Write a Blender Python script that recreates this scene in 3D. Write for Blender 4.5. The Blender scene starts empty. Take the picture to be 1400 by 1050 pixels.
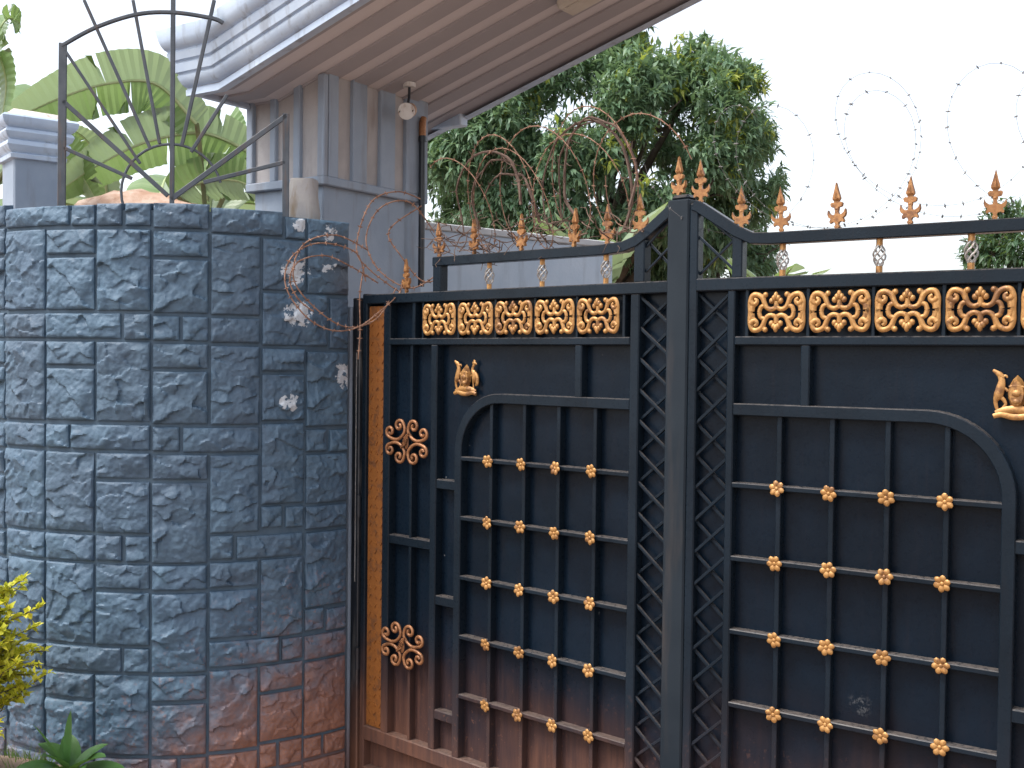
import bpy, bmesh, math, random
import numpy as np
from mathutils import Vector, Matrix
R = math.radians
scene = bpy.context.scene
col = scene.collection

# ------------------------------------------------------------------ camera, sky, sun, exposure
cam_d = bpy.data.cameras.new("camera")
cam = bpy.data.objects.new("camera", cam_d)
col.objects.link(cam)
H = 1.93
RT = Vector((0.99993, 0.0003, 0.0115)); FW = Vector((0, 0.99974, -0.0229))
RT = (RT - FW * RT.dot(FW)).normalized(); UPV = RT.cross(FW).normalized()
cam.matrix_world = Matrix(((RT.x, UPV.x, -FW.x, 0), (RT.y, UPV.y, -FW.y, 0), (RT.z, UPV.z, -FW.z, H), (0, 0, 0, 1)))
cam_d.sensor_width = 36.0
cam_d.lens = 1500 / 1400 * 36.0
cam_d.clip_end = 2000
scene.camera = cam

SUN_EL, SUN_AZ = R(58), R(-108)      # azimuth from +Y towards +X
world = bpy.data.worlds.new("World"); scene.world = world
world.use_nodes = True
wt = world.node_tree; wt.nodes.clear()
wo = wt.nodes.new("ShaderNodeOutputWorld"); wb = wt.nodes.new("ShaderNodeBackground")
sky = wt.nodes.new("ShaderNodeTexSky"); sky.sky_type = 'NISHITA'; sky.sun_disc = False
sky.sun_elevation = SUN_EL; sky.sun_rotation = SUN_AZ
sky.air_density = 1.0; sky.dust_density = 3.0; sky.ozone_density = 1.0
hs = wt.nodes.new("ShaderNodeHueSaturation"); hs.inputs['Saturation'].default_value = 0.42
wt.links.new(sky.outputs[0], hs.inputs['Color']); wt.links.new(hs.outputs[0], wb.inputs[0])
wb.inputs[1].default_value = 0.15
wt.links.new(wb.outputs[0], wo.inputs[0])
sun_d = bpy.data.lights.new("sun", 'SUN'); sun_d.energy = 1.2; sun_d.angle = R(14); sun_d.color = (1, .96, .9)
sun = bpy.data.objects.new("sun", sun_d); col.objects.link(sun)
sdir = Vector((math.sin(SUN_AZ) * math.cos(SUN_EL), math.cos(SUN_AZ) * math.cos(SUN_EL), math.sin(SUN_EL)))
sun.rotation_euler = (-sdir).to_track_quat('-Z', 'Y').to_euler(); sun.location = (0, 0, 20)
scene.view_settings.view_transform = 'Standard'; scene.view_settings.look = 'None'
scene.view_settings.gamma = 1.0; scene.view_settings.use_curve_mapping = False
scene.view_settings.exposure = 1.32
scene.render.engine = 'CYCLES'

# ------------------------------------------------------------------ mesh helpers
class G:
    def __init__(s): s.v = []; s.f = []
    def add(s, vs, fs):
        o = len(s.v); s.v += [tuple(p) for p in vs]; s.f += [tuple(i + o for i in f) for f in fs]; return s
    def box(s, x0, x1, y0, y1, z0, z1, fn=None):
        vs = [(x, y, z) for x in (x0, x1) for y in (y0, y1) for z in (z0, z1)]
        if fn: vs = [fn(*p) for p in vs]
        return s.add(vs, [(0, 1, 3, 2), (4, 6, 7, 5), (0, 4, 5, 1), (2, 3, 7, 6), (0, 2, 6, 4), (1, 5, 7, 3)])
    def tube(s, pts, rad, n=6, flat=1.0, cap=True, up=Vector((0, 1, 0))):
        pts = [Vector(p) for p in pts]; m = len(pts)
        if not hasattr(rad, '__len__'): rad = [rad] * m
        vs = []; prev = None
        for i, p in enumerate(pts):
            t = (pts[min(i + 1, m - 1)] - pts[max(i - 1, 0)])
            if t.length < 1e-9: t = Vector((0, 0, 1))
            t.normalize()
            a = up - t * up.dot(t)
            if a.length < 1e-3: a = (prev or Vector((1, 0, 0))) - t * (prev or Vector((1, 0, 0))).dot(t)
            a.normalize(); prev = a; b = t.cross(a)
            for k in range(n):
                th = 2 * math.pi * (k + .5) / n
                vs.append(p + (a * math.cos(th) * flat + b * math.sin(th)) * rad[i])
        fs = [(i * n + k, i * n + (k + 1) % n, (i + 1) * n + (k + 1) % n, (i + 1) * n + k) for i in range(m - 1) for k in range(n)]
        if cap: fs += [tuple(range(n - 1, -1, -1)), tuple((m - 1) * n + k for k in range(n))]
        return s.add(vs, fs)
    def bar(s, a, b, w, d, up=Vector((0, 1, 0))):
        a, b = Vector(a), Vector(b); t = (b - a).normalized()
        u = (up - t * up.dot(t)).normalized(); r = t.cross(u)
        vs = [q + r * i * w / 2 + u * j * d / 2 for q in (a, b) for i, j in ((-1, -1), (1, -1), (1, 1), (-1, 1))]
        return s.add(vs, [(3, 2, 1, 0), (4, 5, 6, 7), (0, 1, 5, 4), (1, 2, 6, 5), (2, 3, 7, 6), (3, 0, 4, 7)])
    def ell(s, c, r, nu=8, nv=5):
        vs = [(c[0], c[1], c[2] + r[2])]
        for j in range(1, nv):
            ph = math.pi * j / nv
            for i in range(nu):
                th = 2 * math.pi * i / nu
                vs.append((c[0] + r[0] * math.sin(ph) * math.cos(th), c[1] + r[1] * math.sin(ph) * math.sin(th), c[2] + r[2] * math.cos(ph)))
        vs.append((c[0], c[1], c[2] - r[2])); L = len(vs) - 1
        fs = [(0, 1 + i, 1 + (i + 1) % nu) for i in range(nu)]
        for j in range(nv - 2):
            for i in range(nu):
                a = 1 + j * nu + i; b = 1 + j * nu + (i + 1) % nu
                fs.append((a, a + nu, b + nu, b))
        o = 1 + (nv - 2) * nu
        fs += [(L, o + (i + 1) % nu, o + i) for i in range(nu)]
        return s.add(vs, fs)
    def prism(s, poly, y0, y1, inset=0.0, cx=0.0, cz=0.0):
        # poly in (x,z); front at y0 (towards viewer), back at y1; front shrunk towards a centre by inset fraction
        n = len(poly)
        vs = [(x, y1, z) for x, z in poly] + [(cx + (x - cx) * (1 - inset), y0, cz + (z - cz) * (1 - inset)) for x, z in poly]
        fs = [tuple(range(n)), tuple(range(2 * n - 1, n - 1, -1))] + [(i, n + i, n + (i + 1) % n, (i + 1) % n) for i in range(n)]
        return s.add(vs, fs)

def mesh(g, mat, smooth=None, bevel=0.0, name='m'):
    me = bpy.data.meshes.new(name); me.from_pydata(g.v, [], g.f)
    bm = bmesh.new(); bm.from_mesh(me)
    bmesh.ops.recalc_face_normals(bm, faces=bm.faces)
    if bevel:
        es = [e for e in bm.edges if len(e.link_faces) == 2 and e.calc_face_angle(0) > .5]
        bmesh.ops.bevel(bm, geom=es, offset=bevel, segments=1, affect='EDGES', clamp_overlap=True)
    bm.to_mesh(me); bm.free()
    if smooth is not None:
        me.polygons.foreach_set('use_smooth', [True] * len(me.polygons))
        me.set_sharp_from_angle(angle=R(smooth))
    if mat: me.materials.append(mat)
    return me

def link(name, me, parent=None, loc=None, rot=None, scale=None):
    o = bpy.data.objects.new(name, me); col.objects.link(o)
    if parent: o.parent = parent
    if loc is not None: o.location = loc
    if rot is not None: o.rotation_euler = rot
    if scale is not None: o.scale = scale
    return o
def obj(name, g, mat, parent=None, smooth=None, bevel=0.0, **k):
    return link(name, mesh(g, mat, smooth, bevel, name), parent, **k)
def tag(o, label, cat, group=None, kind=None):
    o['label'] = label; o['category'] = cat
    if group: o['group'] = group
    if kind: o['kind'] = kind
    return o
def thing(name, label, cat, loc=(0, 0, 0), rz=0, group=None):
    o = bpy.data.objects.new(name, None); col.objects.link(o); o.location = loc; o.rotation_euler = (0, 0, rz)
    o.empty_display_size = .1
    return tag(o, label, cat, group)
def crom(pts, k=6):
    P = [Vector(p) if len(p) == 3 else Vector((p[0], 0, p[1])) for p in pts]
    out = []
    for i in range(len(P) - 1):
        a, b, c, d = P[max(i - 1, 0)], P[i], P[i + 1], P[min(i + 2, len(P) - 1)]
        for j in range(k):
            t = j / k
            out.append(.5 * ((2 * b) + (c - a) * t + (2 * a - 5 * b + 4 * c - d) * t * t + (3 * b - a - 3 * c + d) * t ** 3))
    out.append(P[-1]); return out
def lerp(a, b, t): return a + (b - a) * t
def rads(n, r0, r1): return [lerp(r0, r1, i / (n - 1)) for i in range(n)]

# value noise for mesh relief
_rng = np.random.RandomState(7); _tab = _rng.rand(256, 256)
def vnoise(x, y):
    xi = np.floor(x).astype(int); yi = np.floor(y).astype(int); fx = x - xi; fy = y - yi
    fx = fx * fx * (3 - 2 * fx); fy = fy * fy * (3 - 2 * fy)
    g = lambda a, b: _tab[a % 256, b % 256]
    return (g(xi, yi) * (1 - fx) + g(xi + 1, yi) * fx) * (1 - fy) + (g(xi, yi + 1) * (1 - fx) + g(xi + 1, yi + 1) * fx) * fy
def fbm(x, y, o=4):
    s = 0; a = .5
    for i in range(o): s = s + a * (vnoise(x * 2 ** i + 17 * i, y * 2 ** i + 31 * i) - .5); a *= .5
    return s

# ------------------------------------------------------------------ materials
class M:
    def __init__(s, name):
        s.m = bpy.data.materials.new(name); s.m.use_nodes = True; s.t = s.m.node_tree
        s.b = s.t.nodes['Principled BSDF']; s.out = s.t.nodes['Material Output']
        s._pos = None
    def n(s, typ, **k):
        x = s.t.nodes.new(typ)
        for a, b in k.items(): setattr(x, a, b)
        return x
    def l(s, a, b): s.t.links.new(a, b)
    def pos(s):
        if not s._pos: s._pos = s.n('ShaderNodeNewGeometry')
        return s._pos
    def noise(s, scale, detail=4, rough=.55, vec=None, dist=0.0, stretch=None):
        x = s.n('ShaderNodeTexNoise'); x.inputs['Scale'].default_value = scale; x.inputs['Detail'].default_value = detail
        x.inputs['Roughness'].default_value = rough; x.inputs['Distortion'].default_value = dist
        v = vec or s.pos().outputs['Position']
        if stretch:
            m = s.n('ShaderNodeMapping'); m.inputs['Scale'].default_value = stretch; s.l(v, m.inputs['Vector']); v = m.outputs[0]
        s.l(v, x.inputs['Vector']); return x.outputs[0]
    def ramp(s, fac, a, b, lo=0.0, hi=1.0):
        x = s.n('ShaderNodeMapRange'); x.inputs['From Min'].default_value = a; x.inputs['From Max'].default_value = b
        x.inputs['To Min'].default_value = lo; x.inputs['To Max'].default_value = hi; x.interpolation_type = 'SMOOTHSTEP'
        s.l(fac, x.inputs['Value']); return x.outputs[0]
    def math(s, op, a, b=None, c=None):
        x = s.n('ShaderNodeMath', operation=op)
        for i, q in enumerate((a, b, c)):
            if q is None: continue
            if isinstance(q, (int, float)): x.inputs[i].default_value = q
            else: s.l(q, x.inputs[i])
        return x.outputs[0]
    def mix(s, fac, a, b):
        x = s.n('ShaderNodeMix', data_type='RGBA')
        for q, i in ((fac, 0), (a, 6), (b, 7)):
            if isinstance(q, (int, float)): x.inputs[i].default_value = q
            elif isinstance(q, tuple): x.inputs[i].default_value = (*q, 1)
            else: s.l(q, x.inputs[i])
        return x.outputs[2]
    def z(s):
        x = s.n('ShaderNodeSeparateXYZ'); s.l(s.pos().outputs['Position'], x.inputs[0]); return x.outputs[2]
    def nz(s):
        x = s.n('ShaderNodeSeparateXYZ'); s.l(s.pos().outputs['Normal'], x.inputs[0]); return x.outputs[2]
    def bump(s, h, strength, dist=.01):
        x = s.n('ShaderNodeBump'); x.inputs['Strength'].default_value = strength; x.inputs['Distance'].default_value = dist
        s.l(h, x.inputs['Height']); s.l(x.outputs[0], s.b.inputs['Normal'])
    def set(s, color=None, rough=None, metal=None, spec=None):
        for q, k in ((color, 'Base Color'), (rough, 'Roughness'), (metal, 'Metallic'), (spec, 'Specular IOR Level')):
            if q is None: continue
            if isinstance(q, tuple): s.b.inputs[k].default_value = (*q, 1)
            elif isinstance(q, (int, float)): s.b.inputs[k].default_value = q
            else: s.l(q, s.b.inputs[k])
        return s.m

DUST = (.26, .115, .068)
def mat_gate(name='gate_paint', base=(.0064, .0112, .0172), amount=1.0, scuff=None):
    m = M(name)
    big = m.noise(2.2, 3); fine = m.noise(60, 4); streak = m.noise(9, 3, stretch=(6, 6, .5))
    zd = m.ramp(m.math('ADD', m.z(), m.math('MULTIPLY', m.math('SUBTRACT', big, .5), .7)), 1.0, .05)
    zd = m.math('MULTIPLY', m.math('MULTIPLY', zd, zd), m.ramp(streak, .2, .75, .55, 1.0))
    top = m.math('MULTIPLY', m.ramp(m.nz(), .45, .95), m.ramp(fine, .3, .6, .25, .75))
    d = m.math('MULTIPLY', zd, .60 * amount)
    d = m.math('ADD', d, m.math('MULTIPLY', m.ramp(streak, .5, .8), .009))
    c = m.mix(m.ramp(big, .35, .7), base, tuple(x * 1.5 for x in base))
    c = m.mix(m.math('MULTIPLY', top, .62), c, (.20, .165, .14))
    spots = m.math('MULTIPLY', m.ramp(m.noise(48, 3, .6), .58, .68), m.ramp(m.z(), .85, .15))
    d = m.math('MAXIMUM', d, m.math('MULTIPLY', spots, .45))
    c = m.mix(d, c, DUST)
    speck = m.ramp(m.noise(31, 2, .4), .80, .815)
    c = m.mix(m.math('MULTIPLY', speck, .5), c, (.4, .4, .4))
    if scuff:
        vd = m.n('ShaderNodeVectorMath', operation='DISTANCE'); m.l(m.pos().outputs['Position'], vd.inputs[0]); vd.inputs[1].default_value = scuff
        sc = m.math('MULTIPLY', m.ramp(vd.outputs['Value'], .075, .02), m.ramp(m.noise(55, 4, .7), .5, .62))
        c = m.mix(m.math('MULTIPLY', sc, .45), c, (.45, .45, .45))
    rgh = m.math('ADD', m.ramp(fine, .2, .8, .24, .36), m.math('MULTIPLY', d, .5))
    m.bump(m.math('ADD', m.noise(140, 3), m.math('MULTIPLY', m.noise(5, 2), 9.0)), .10, .004)
    return m.set(c, rgh, 0.0, .16)
MG = mat_gate()
MSH = mat_gate('gate_sheet_paint', (.0032, .0074, .0138), 1.0, (1.10, 3.46, .83))
def mat_gold(name, base, dark, metal=.35):
    m = M(name); n = m.noise(90, 4); big = m.noise(22, 4, .65)
    oi = m.n('ShaderNodeObjectInfo'); rnd = oi.outputs['Random']
    c = m.mix(m.ramp(n, .3, .75), dark, base); c = m.mix(m.math('MULTIPLY', rnd, .45), c, dark)
    c = m.mix(m.math('MULTIPLY', m.ramp(m.math('ADD', big, m.math('MULTIPLY', rnd, .08)), .55, .68), .75), c, (.13, .055, .025))
    m.bump(m.noise(220, 3), .15, .002)
    return m.set(c, m.ramp(n, .3, .8, .5, .36), metal, .5)
MGOLD = mat_gold('gold_paint', (.50, .275, .095), (.37, .18, .055))
MSPEAR = mat_gold('rusty_gold_paint', (.44, .225, .08), (.27, .115, .04), .25)
MCOP = mat_gold('copper_paint', (.40, .19, .09), (.28, .12, .05))
MSTRIP = mat_gold('ochre_paint', (.30, .112, .026), (.23, .08, .018), 0.0)
def mat_block():
    m = M('blue_stone_paint'); big = m.noise(3, 4); mid = m.noise(18, 5); fine = m.noise(120, 5, .65)
    c = m.mix(m.ramp(mid, .3, .72), (.064, .116, .174), (.092, .156, .220))
    c = m.mix(m.math('MULTIPLY', m.ramp(big, .42, .62), .6), c, (.060, .098, .150))
    oi = m.n('ShaderNodeObjectInfo'); c = m.mix(m.math('MULTIPLY', oi.outputs['Random'], .4), c, (.058, .085, .120))
    # settled road dust: rises from the ground in an uneven tide mark
    sx = m.n('ShaderNodeSeparateXYZ'); m.l(m.pos().outputs['Position'], sx.inputs[0])
    rise = m.ramp(sx.outputs[0], -1.9, -.75, .22, .78)
    zz = m.math('SUBTRACT', rise, m.math('ADD', m.z(), m.math('MULTIPLY', m.math('SUBTRACT', mid, .5), .5)))
    dust = m.math('MULTIPLY', m.ramp(zz, -.12, .50), m.ramp(fine, .2, .7, .6, .95))
    spots = m.math('MULTIPLY', m.ramp(m.noise(40, 3, .6), .56, .66), m.ramp(zz, -.45, .2))
    dust = m.math('MAXIMUM', dust, m.math('MULTIPLY', spots, .5))
    c = m.mix(dust, c, (.27, .112, .062))
    g = m.n('ShaderNodeVectorMath', operation='DISTANCE'); m.l(m.pos().outputs['Position'], g.inputs[0]); g.inputs[1].default_value = (-.66, 4.92, 2.28)
    c = m.mix(m.math('MULTIPLY', m.ramp(g.outputs['Value'], .22, .05), .6), c, (.05, .028, .02))
    # paint flaked off to white filler near the gate end
    fl = m.ramp(m.noise(26, 4, .6), .64, .665)
    reg = None
    for p, r in (((-.93, 4.77, 2.11), .085), ((-.94, 4.76, 2.30), .09), ((-.80, 4.86, 2.48), .06), ((-.97, 4.76, 1.73), .06), ((-.74, 4.93, 1.85), .08), ((-.80, 4.86, 2.32), .05), ((-.92, 4.78, 2.5), .05)):
        v = m.n('ShaderNodeVectorMath', operation='DISTANCE'); m.l(m.pos().outputs['Position'], v.inputs[0]); v.inputs[1].default_value = p
        q = m.ramp(v.outputs['Value'], r * 1.35, r * .35)
        reg = q if reg is None else m.math('MAXIMUM', reg, q)
    flk = m.ramp(m.math('ADD', m.math('MULTIPLY', reg, .37), m.noise(30, 6, .68)), .80, .808)
    c = m.mix(m.math('MULTIPLY', flk, .95), c, (.52, .56, .60))
    m.bump(m.math('ADD', fine, m.math('MULTIPLY', mid, 2.0)), .55, .004)
    return m.set(c, m.ramp(mid, .3, .7, .46, .62), 0.0, .4)
MBLK = mat_block()
def mat_plain(name, a, b, sc=6, rough=.8, bump=.25, stain=None, amt=.4, spec=.3, dz=None):
    m = M(name); big = m.noise(sc, 5, .6); fine = m.noise(sc * 18, 4)
    c = m.mix(m.ramp(big, .3, .7), a, b)
    if stain:
        st = m.noise(sc * 1.2, 4, stretch=(3, 3, .35)); c = m.mix(m.math('MULTIPLY', m.ramp(st, .52, .72), amt), c, stain)
    if dz: c = m.mix(m.math('MULTIPLY', m.ramp(m.math('ADD', m.z(), m.math('MULTIPLY', big, .4)), dz, 0.1), .8), c, DUST)
    m.bump(fine, bump, .004)
    return m.set(c, rough, 0, spec)
MPLAST = mat_plain('blue_grey_plaster', (.25, .30, .37), (.30, .35, .42), 4, .75, .3, (.17, .15, .14), .4, dz=.7)
MGROOVE = mat_plain('beige_groove_plaster', (.35, .335, .335), (.43, .405, .40), 5, .8, .3, (.20, .17, .16), .4)
MSOF = mat_plain('soffit_plaster', (.34, .322, .342), (.38, .36, .376), 1.5, .85, .2)
MSOFG = mat_plain('soffit_groove_plaster', (.58, .545, .56), (.63, .59, .60), 1.5, .85, .2)
MFASC = mat_plain('moulding_paint', (.44, .53, .66), (.54, .63, .74), 5, .5, .2, (.20, .20, .21), .5)
MCAP = mat_plain('weathered_mortar', (.42, .36, .31), (.60, .56, .52), 9, .9, .5, (.26, .14, .09), .6)
MBW = mat_plain('pale_blue_wall_plaster', (.38, .45, .53), (.45, .51, .58), 3, .8, .3, (.16, .17, .19), .4)
MBWC = mat_plain('pale_coping', (.40, .41, .42), (.50, .50, .50), 5, .8, .3)
MRUSTC = mat_plain('old_tile_coping', (.36, .22, .15), (.55, .42, .34), 8, .9, .5, (.2, .1, .06), .5)
MSOIL = mat_plain('red_soil', (.20, .142, .108), (.28, .205, .16), 3, .95, .8, (.09, .05, .035), .5, spec=.1)
MRUST = mat_plain('rusty_wire', (.16, .08, .05), (.34, .20, .14), 30, .7, .2)
MWIRE = mat_plain('galvanised_wire', (.12, .12, .125), (.22, .21, .2), 30, .45, .1)
MVINE = mat_plain('dry_vine_bark', (.10, .068, .056), (.18, .125, .10), 25, .9, .4, spec=.1)
MIRON = mat_plain('grey_iron_paint', (.045, .055, .068), (.075, .085, .10), 14, .5, .2, (.13, .07, .04), .4, spec=.5)
MBLACK = mat_plain('black_post_paint', (.012, .015, .02), (.02, .023, .03), 8, .35, .1, (.30, .28, .26), .25, spec=.5, dz=.8)
MWHITE = mat_plain('white_plastic', (.6, .58, .55), (.72, .70, .68), 12, .4, .05, (.25, .14, .09), .6, spec=.5)
MLENS = mat_plain('lens_glass', (.01, .01, .012), (.02, .02, .022), 10, .1, .0, spec=.6)
MCREAM = mat_plain('cream_lamp_body', (.50, .46, .40), (.58, .54, .48), 10, .5, .1)
MCAGE = mat_plain('worn_silver_paint', (.28, .27, .26), (.42, .40, .38), 60, .5, .2, (.35, .2, .08), .5, spec=.5)
MBARK = mat_plain('tree_bark', (.07, .055, .045), (.12, .10, .08), 9, .95, .8, spec=.1)
def mat_leaf(name, a, b, trans=.35, rough=.42, under=None, warm=.35):
    m = M(name); g = m.pos(); rnd = g.outputs['Random Per Island']
    c = m.mix(rnd, a, b); n = m.noise(7, 3); c = m.mix(m.math('MULTIPLY', m.ramp(n, .5, .7), .35), c, tuple(x * .55 for x in a))
    if under: c = m.mix(g.outputs['Backfacing'], c, under)
    m.set(c, rough, 0, .35)
    tr = m.n('ShaderNodeBsdfTranslucent'); m.l(m.mix(warm, c, (.35, .5, .05)), tr.inputs['Color'])
    mx = m.n('ShaderNodeMixShader'); mx.inputs[0].default_value = trans
    m.l(m.b.outputs[0], mx.inputs[1]); m.l(tr.outputs[0], mx.inputs[2]); m.l(mx.outputs[0], m.out.inputs['Surface'])
    return m.m
MMANGO = mat_leaf('mango_leaf', (.115, .205, .12), (.215, .315, .19), .32, .33, None, .22)
MMANGOY = mat_leaf('young_mango_leaf', (.34, .42, .08), (.46, .48, .11), .35)
MTREE2 = mat_leaf('dark_tree_leaf', (.045, .095, .050), (.08, .14, .07), .25)
MBAN = mat_leaf('banana_leaf', (.17, .27, .11), (.25, .35, .17), .36, .38, (.30, .38, .26))
MRIB = mat_plain('banana_midrib', (.30, .36, .17), (.38, .42, .22), 8, .5, .1)
MBANST = mat_plain('banana_stem', (.12, .14, .06), (.20, .19, .09), 6, .6, .3, (.09, .05, .03), .6)
MDUR = mat_leaf('golden_shrub_leaf', (.50, .52, .04), (.74, .66, .07), .35, .45)
MPLANT = mat_leaf('broad_plant_leaf', (.075, .19, .05), (.12, .26, .075), .3, .38)
MGRASS = mat_leaf('grass_blade', (.06, .13, .025), (.12, .20, .04), .3, .5)

# ------------------------------------------------------------------ setting: ground, soil bed
g = G()
N_ = 40
xs = [-400, -150, -60, -25, -12, -8] + [lerp(-6, 6, i / 24) for i in range(25)] + [8, 12, 25, 60, 150, 400]
ys = [-400, -150, -60, -20, -8, -4] + [lerp(-2, 10, i / 24) for i in range(25)] + [13, 18, 30, 60, 150, 400]
X, Y = np.meshgrid(xs, ys); Z = .03 * fbm(X * 1.3, Y * 1.3)
nx, ny = len(xs), len(ys)
g.add([(float(a), float(b), float(c) - .01) for a, b, c in zip(X.ravel(), Y.ravel(), Z.ravel())],
      [(j * nx + i, j * nx + i + 1, (j + 1) * nx + i + 1, (j + 1) * nx + i) for j in range(ny - 1) for i in range(nx - 1)])
o = obj('ground', g, MSOIL, smooth=60); o['kind'] = 'structure'
WCX, WCY, WR = -1.569, 5.704, 1.116
g = G(); n = 36
def bedz(x, y):
    d = math.hypot(x + 2.15, (y - 4.25))
    return .36 * math.exp(-(d / .60) ** 2) - .03
vs = []
for j in range(n + 1):
    for i in range(n + 1):
        x = -3.9 + 3.0 * i / n; y = 3.0 + 2.4 * j / n
        vs.append((x, y, bedz(x, y) + .035 * float(fbm(np.array([x * 9.]), np.array([y * 9.]))[0])))
g.add(vs, [(j * (n + 1) + i, j * (n + 1) + i + 1, (j + 1) * (n + 1) + i + 1, (j + 1) * (n + 1) + i) for j in range(n) for i in range(n)])
o = obj('soil_bed', g, MSOIL, smooth=60); o['kind'] = 'structure'

# ------------------------------------------------------------------ stone wall (curved, rock-faced blocks)
BL = [(-46.0,-36.3,2.482,2.582),(-36.3,-15.9,2.468,2.562),(-15.7,-9.7,2.465,2.562),(-9.4,-3.3,2.464,2.567),(-3.1,2.9,2.463,2.569),(3.1,15.0,2.456,2.571),(15.3,31.3,2.443,2.559),(31.4,36.5,2.436,2.538),(36.8,48.3,2.431,2.541),(-49.9,-36.3,2.359,2.481),(-49.8,-36.3,2.116,2.354),(-36.0,-22.6,2.112,2.465),(-22.3,-9.7,2.347,2.460),(-22.3,-9.7,2.112,2.342),(-9.5,2.8,2.109,2.458),(3.0,14.9,2.339,2.453),(3.1,14.9,2.102,2.335),(15.3,26.2,2.098,2.447),(26.3,36.6,2.210,2.439),(36.9,48.4,2.203,2.428),(-49.8,-36.0,1.994,2.112),(-35.8,-22.7,1.992,2.106),(-22.5,-3.5,1.992,2.107),(-3.3,2.8,1.987,2.106),(3.1,9.1,1.986,2.098),(9.2,15.0,1.985,2.097),(15.3,26.2,1.980,2.094),(26.4,42.4,1.972,2.207),(42.6,48.5,1.961,2.195),(-49.8,-36.0,1.882,1.989),(-49.8,-36.0,1.634,1.875),(-35.7,-22.5,1.640,1.989),(-22.3,-9.7,1.879,1.988),(-22.2,-9.7,1.645,1.874),(-9.5,2.8,1.644,1.988),(3.1,15.0,1.870,1.982),(3.1,15.0,1.635,1.866),(15.2,26.2,1.632,1.976),(26.4,36.8,1.861,1.968),(26.5,36.8,1.647,1.856),(37.1,48.7,1.617,1.957),(-49.8,-35.8,1.513,1.629),(-35.6,-22.4,1.525,1.637),(-22.1,-15.7,1.527,1.635),(-15.6,2.6,1.524,1.639),(3.2,9.2,1.520,1.633),(9.4,26.2,1.515,1.630),(37.1,42.6,1.506,1.613),(42.8,48.7,1.501,1.609),(-50.7,-35.8,1.401,1.506),(-50.7,-35.8,1.153,1.397),(-35.5,-22.1,1.171,1.521),(-21.7,-9.2,1.175,1.520),(-9.1,2.8,1.405,1.521),(-9.0,2.9,1.174,1.400),(3.4,15.3,1.401,1.515),(3.5,15.3,1.046,1.396),(15.5,26.2,1.171,1.512),(26.4,36.8,1.285,1.643),(37.1,48.3,1.276,1.502),(26.4,31.6,1.184,1.286),(31.8,36.9,1.179,1.279),(37.2,48.2,1.162,1.273),(15.5,20.7,1.059,1.170),(20.9,36.7,1.055,1.162),(-50.7,-35.1,1.036,1.150),(-34.9,-22.0,1.049,1.171),(-21.7,-9.2,1.051,1.172),(-9.0,-3.1,1.055,1.172),(-2.8,3.0,1.052,1.171),(37.1,48.1,0.814,1.157),(-50.7,-34.9,0.919,1.034),(-50.6,-34.9,0.666,0.913),(-34.6,-22.0,0.693,1.049),(-21.7,-9.2,0.699,1.050),(-9.1,2.9,0.938,1.051),(-9.0,2.9,0.699,0.932),(3.3,15.1,0.932,1.047),(3.4,15.2,0.581,0.927),(15.3,26.0,0.939,1.054),(15.4,26.1,0.721,0.933),(26.3,36.6,0.705,1.056),(37.0,42.1,0.712,0.817),(42.3,48.1,0.698,0.805),(-50.6,-34.8,0.557,0.664),(-34.6,-21.9,0.581,0.690),(-21.6,-3.2,0.583,0.697),(-3.1,2.9,0.585,0.696),(15.2,31.0,0.597,0.715),(31.2,36.3,0.597,0.702),(36.5,48.1,0.582,0.699),(36.4,48.0,0.244,0.580),(-50.6,-34.8,0.286,0.551),(-34.3,-22.0,0.222,0.577),(-21.7,-9.2,0.467,0.580),(-21.7,-9.2,0.236,0.462),(-9.0,3.0,0.234,0.582),(3.2,15.0,0.462,0.578),(3.3,15.0,0.229,0.456),(15.2,25.6,0.236,0.592),(25.7,36.1,0.472,0.594),(25.8,36.1,0.254,0.468),(36.0,41.7,0.144,0.242),(42.0,48.1,0.142,0.240),(25.7,30.6,0.136,0.250),(30.8,35.8,0.136,0.250),(15.2,25.6,0.090,0.230),(9.2,15.0,0.100,0.225),(3.3,9.0,0.100,0.225),(-9.0,3.0,0.106,0.229),(-21.6,-9.1,0.095,0.230),(-34.8,-21.9,0.078,0.215),(36.1,48.2,-0.03,0.138),(25.9,35.9,-0.03,0.131),(15.3,25.5,-.05,.084),(3.2,15.0,-.05,.095),(-9,3,-.05,.1),(-21.7,-9.2,-.05,.09),(-34.8,-21.9,-.05,.072)]
GRID = [-63.6, -49.9, -36.0, -22.3, -9.5, 2.95, 15.15, 26.25, 36.7, 48.4]
def snap(t):
    b = min(GRID, key=lambda q: abs(q - t)); return b if abs(b - t) < 1.1 else t
BL = [(snap(a), snap(b), c, d) for a, b, c, d in BL]
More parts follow.
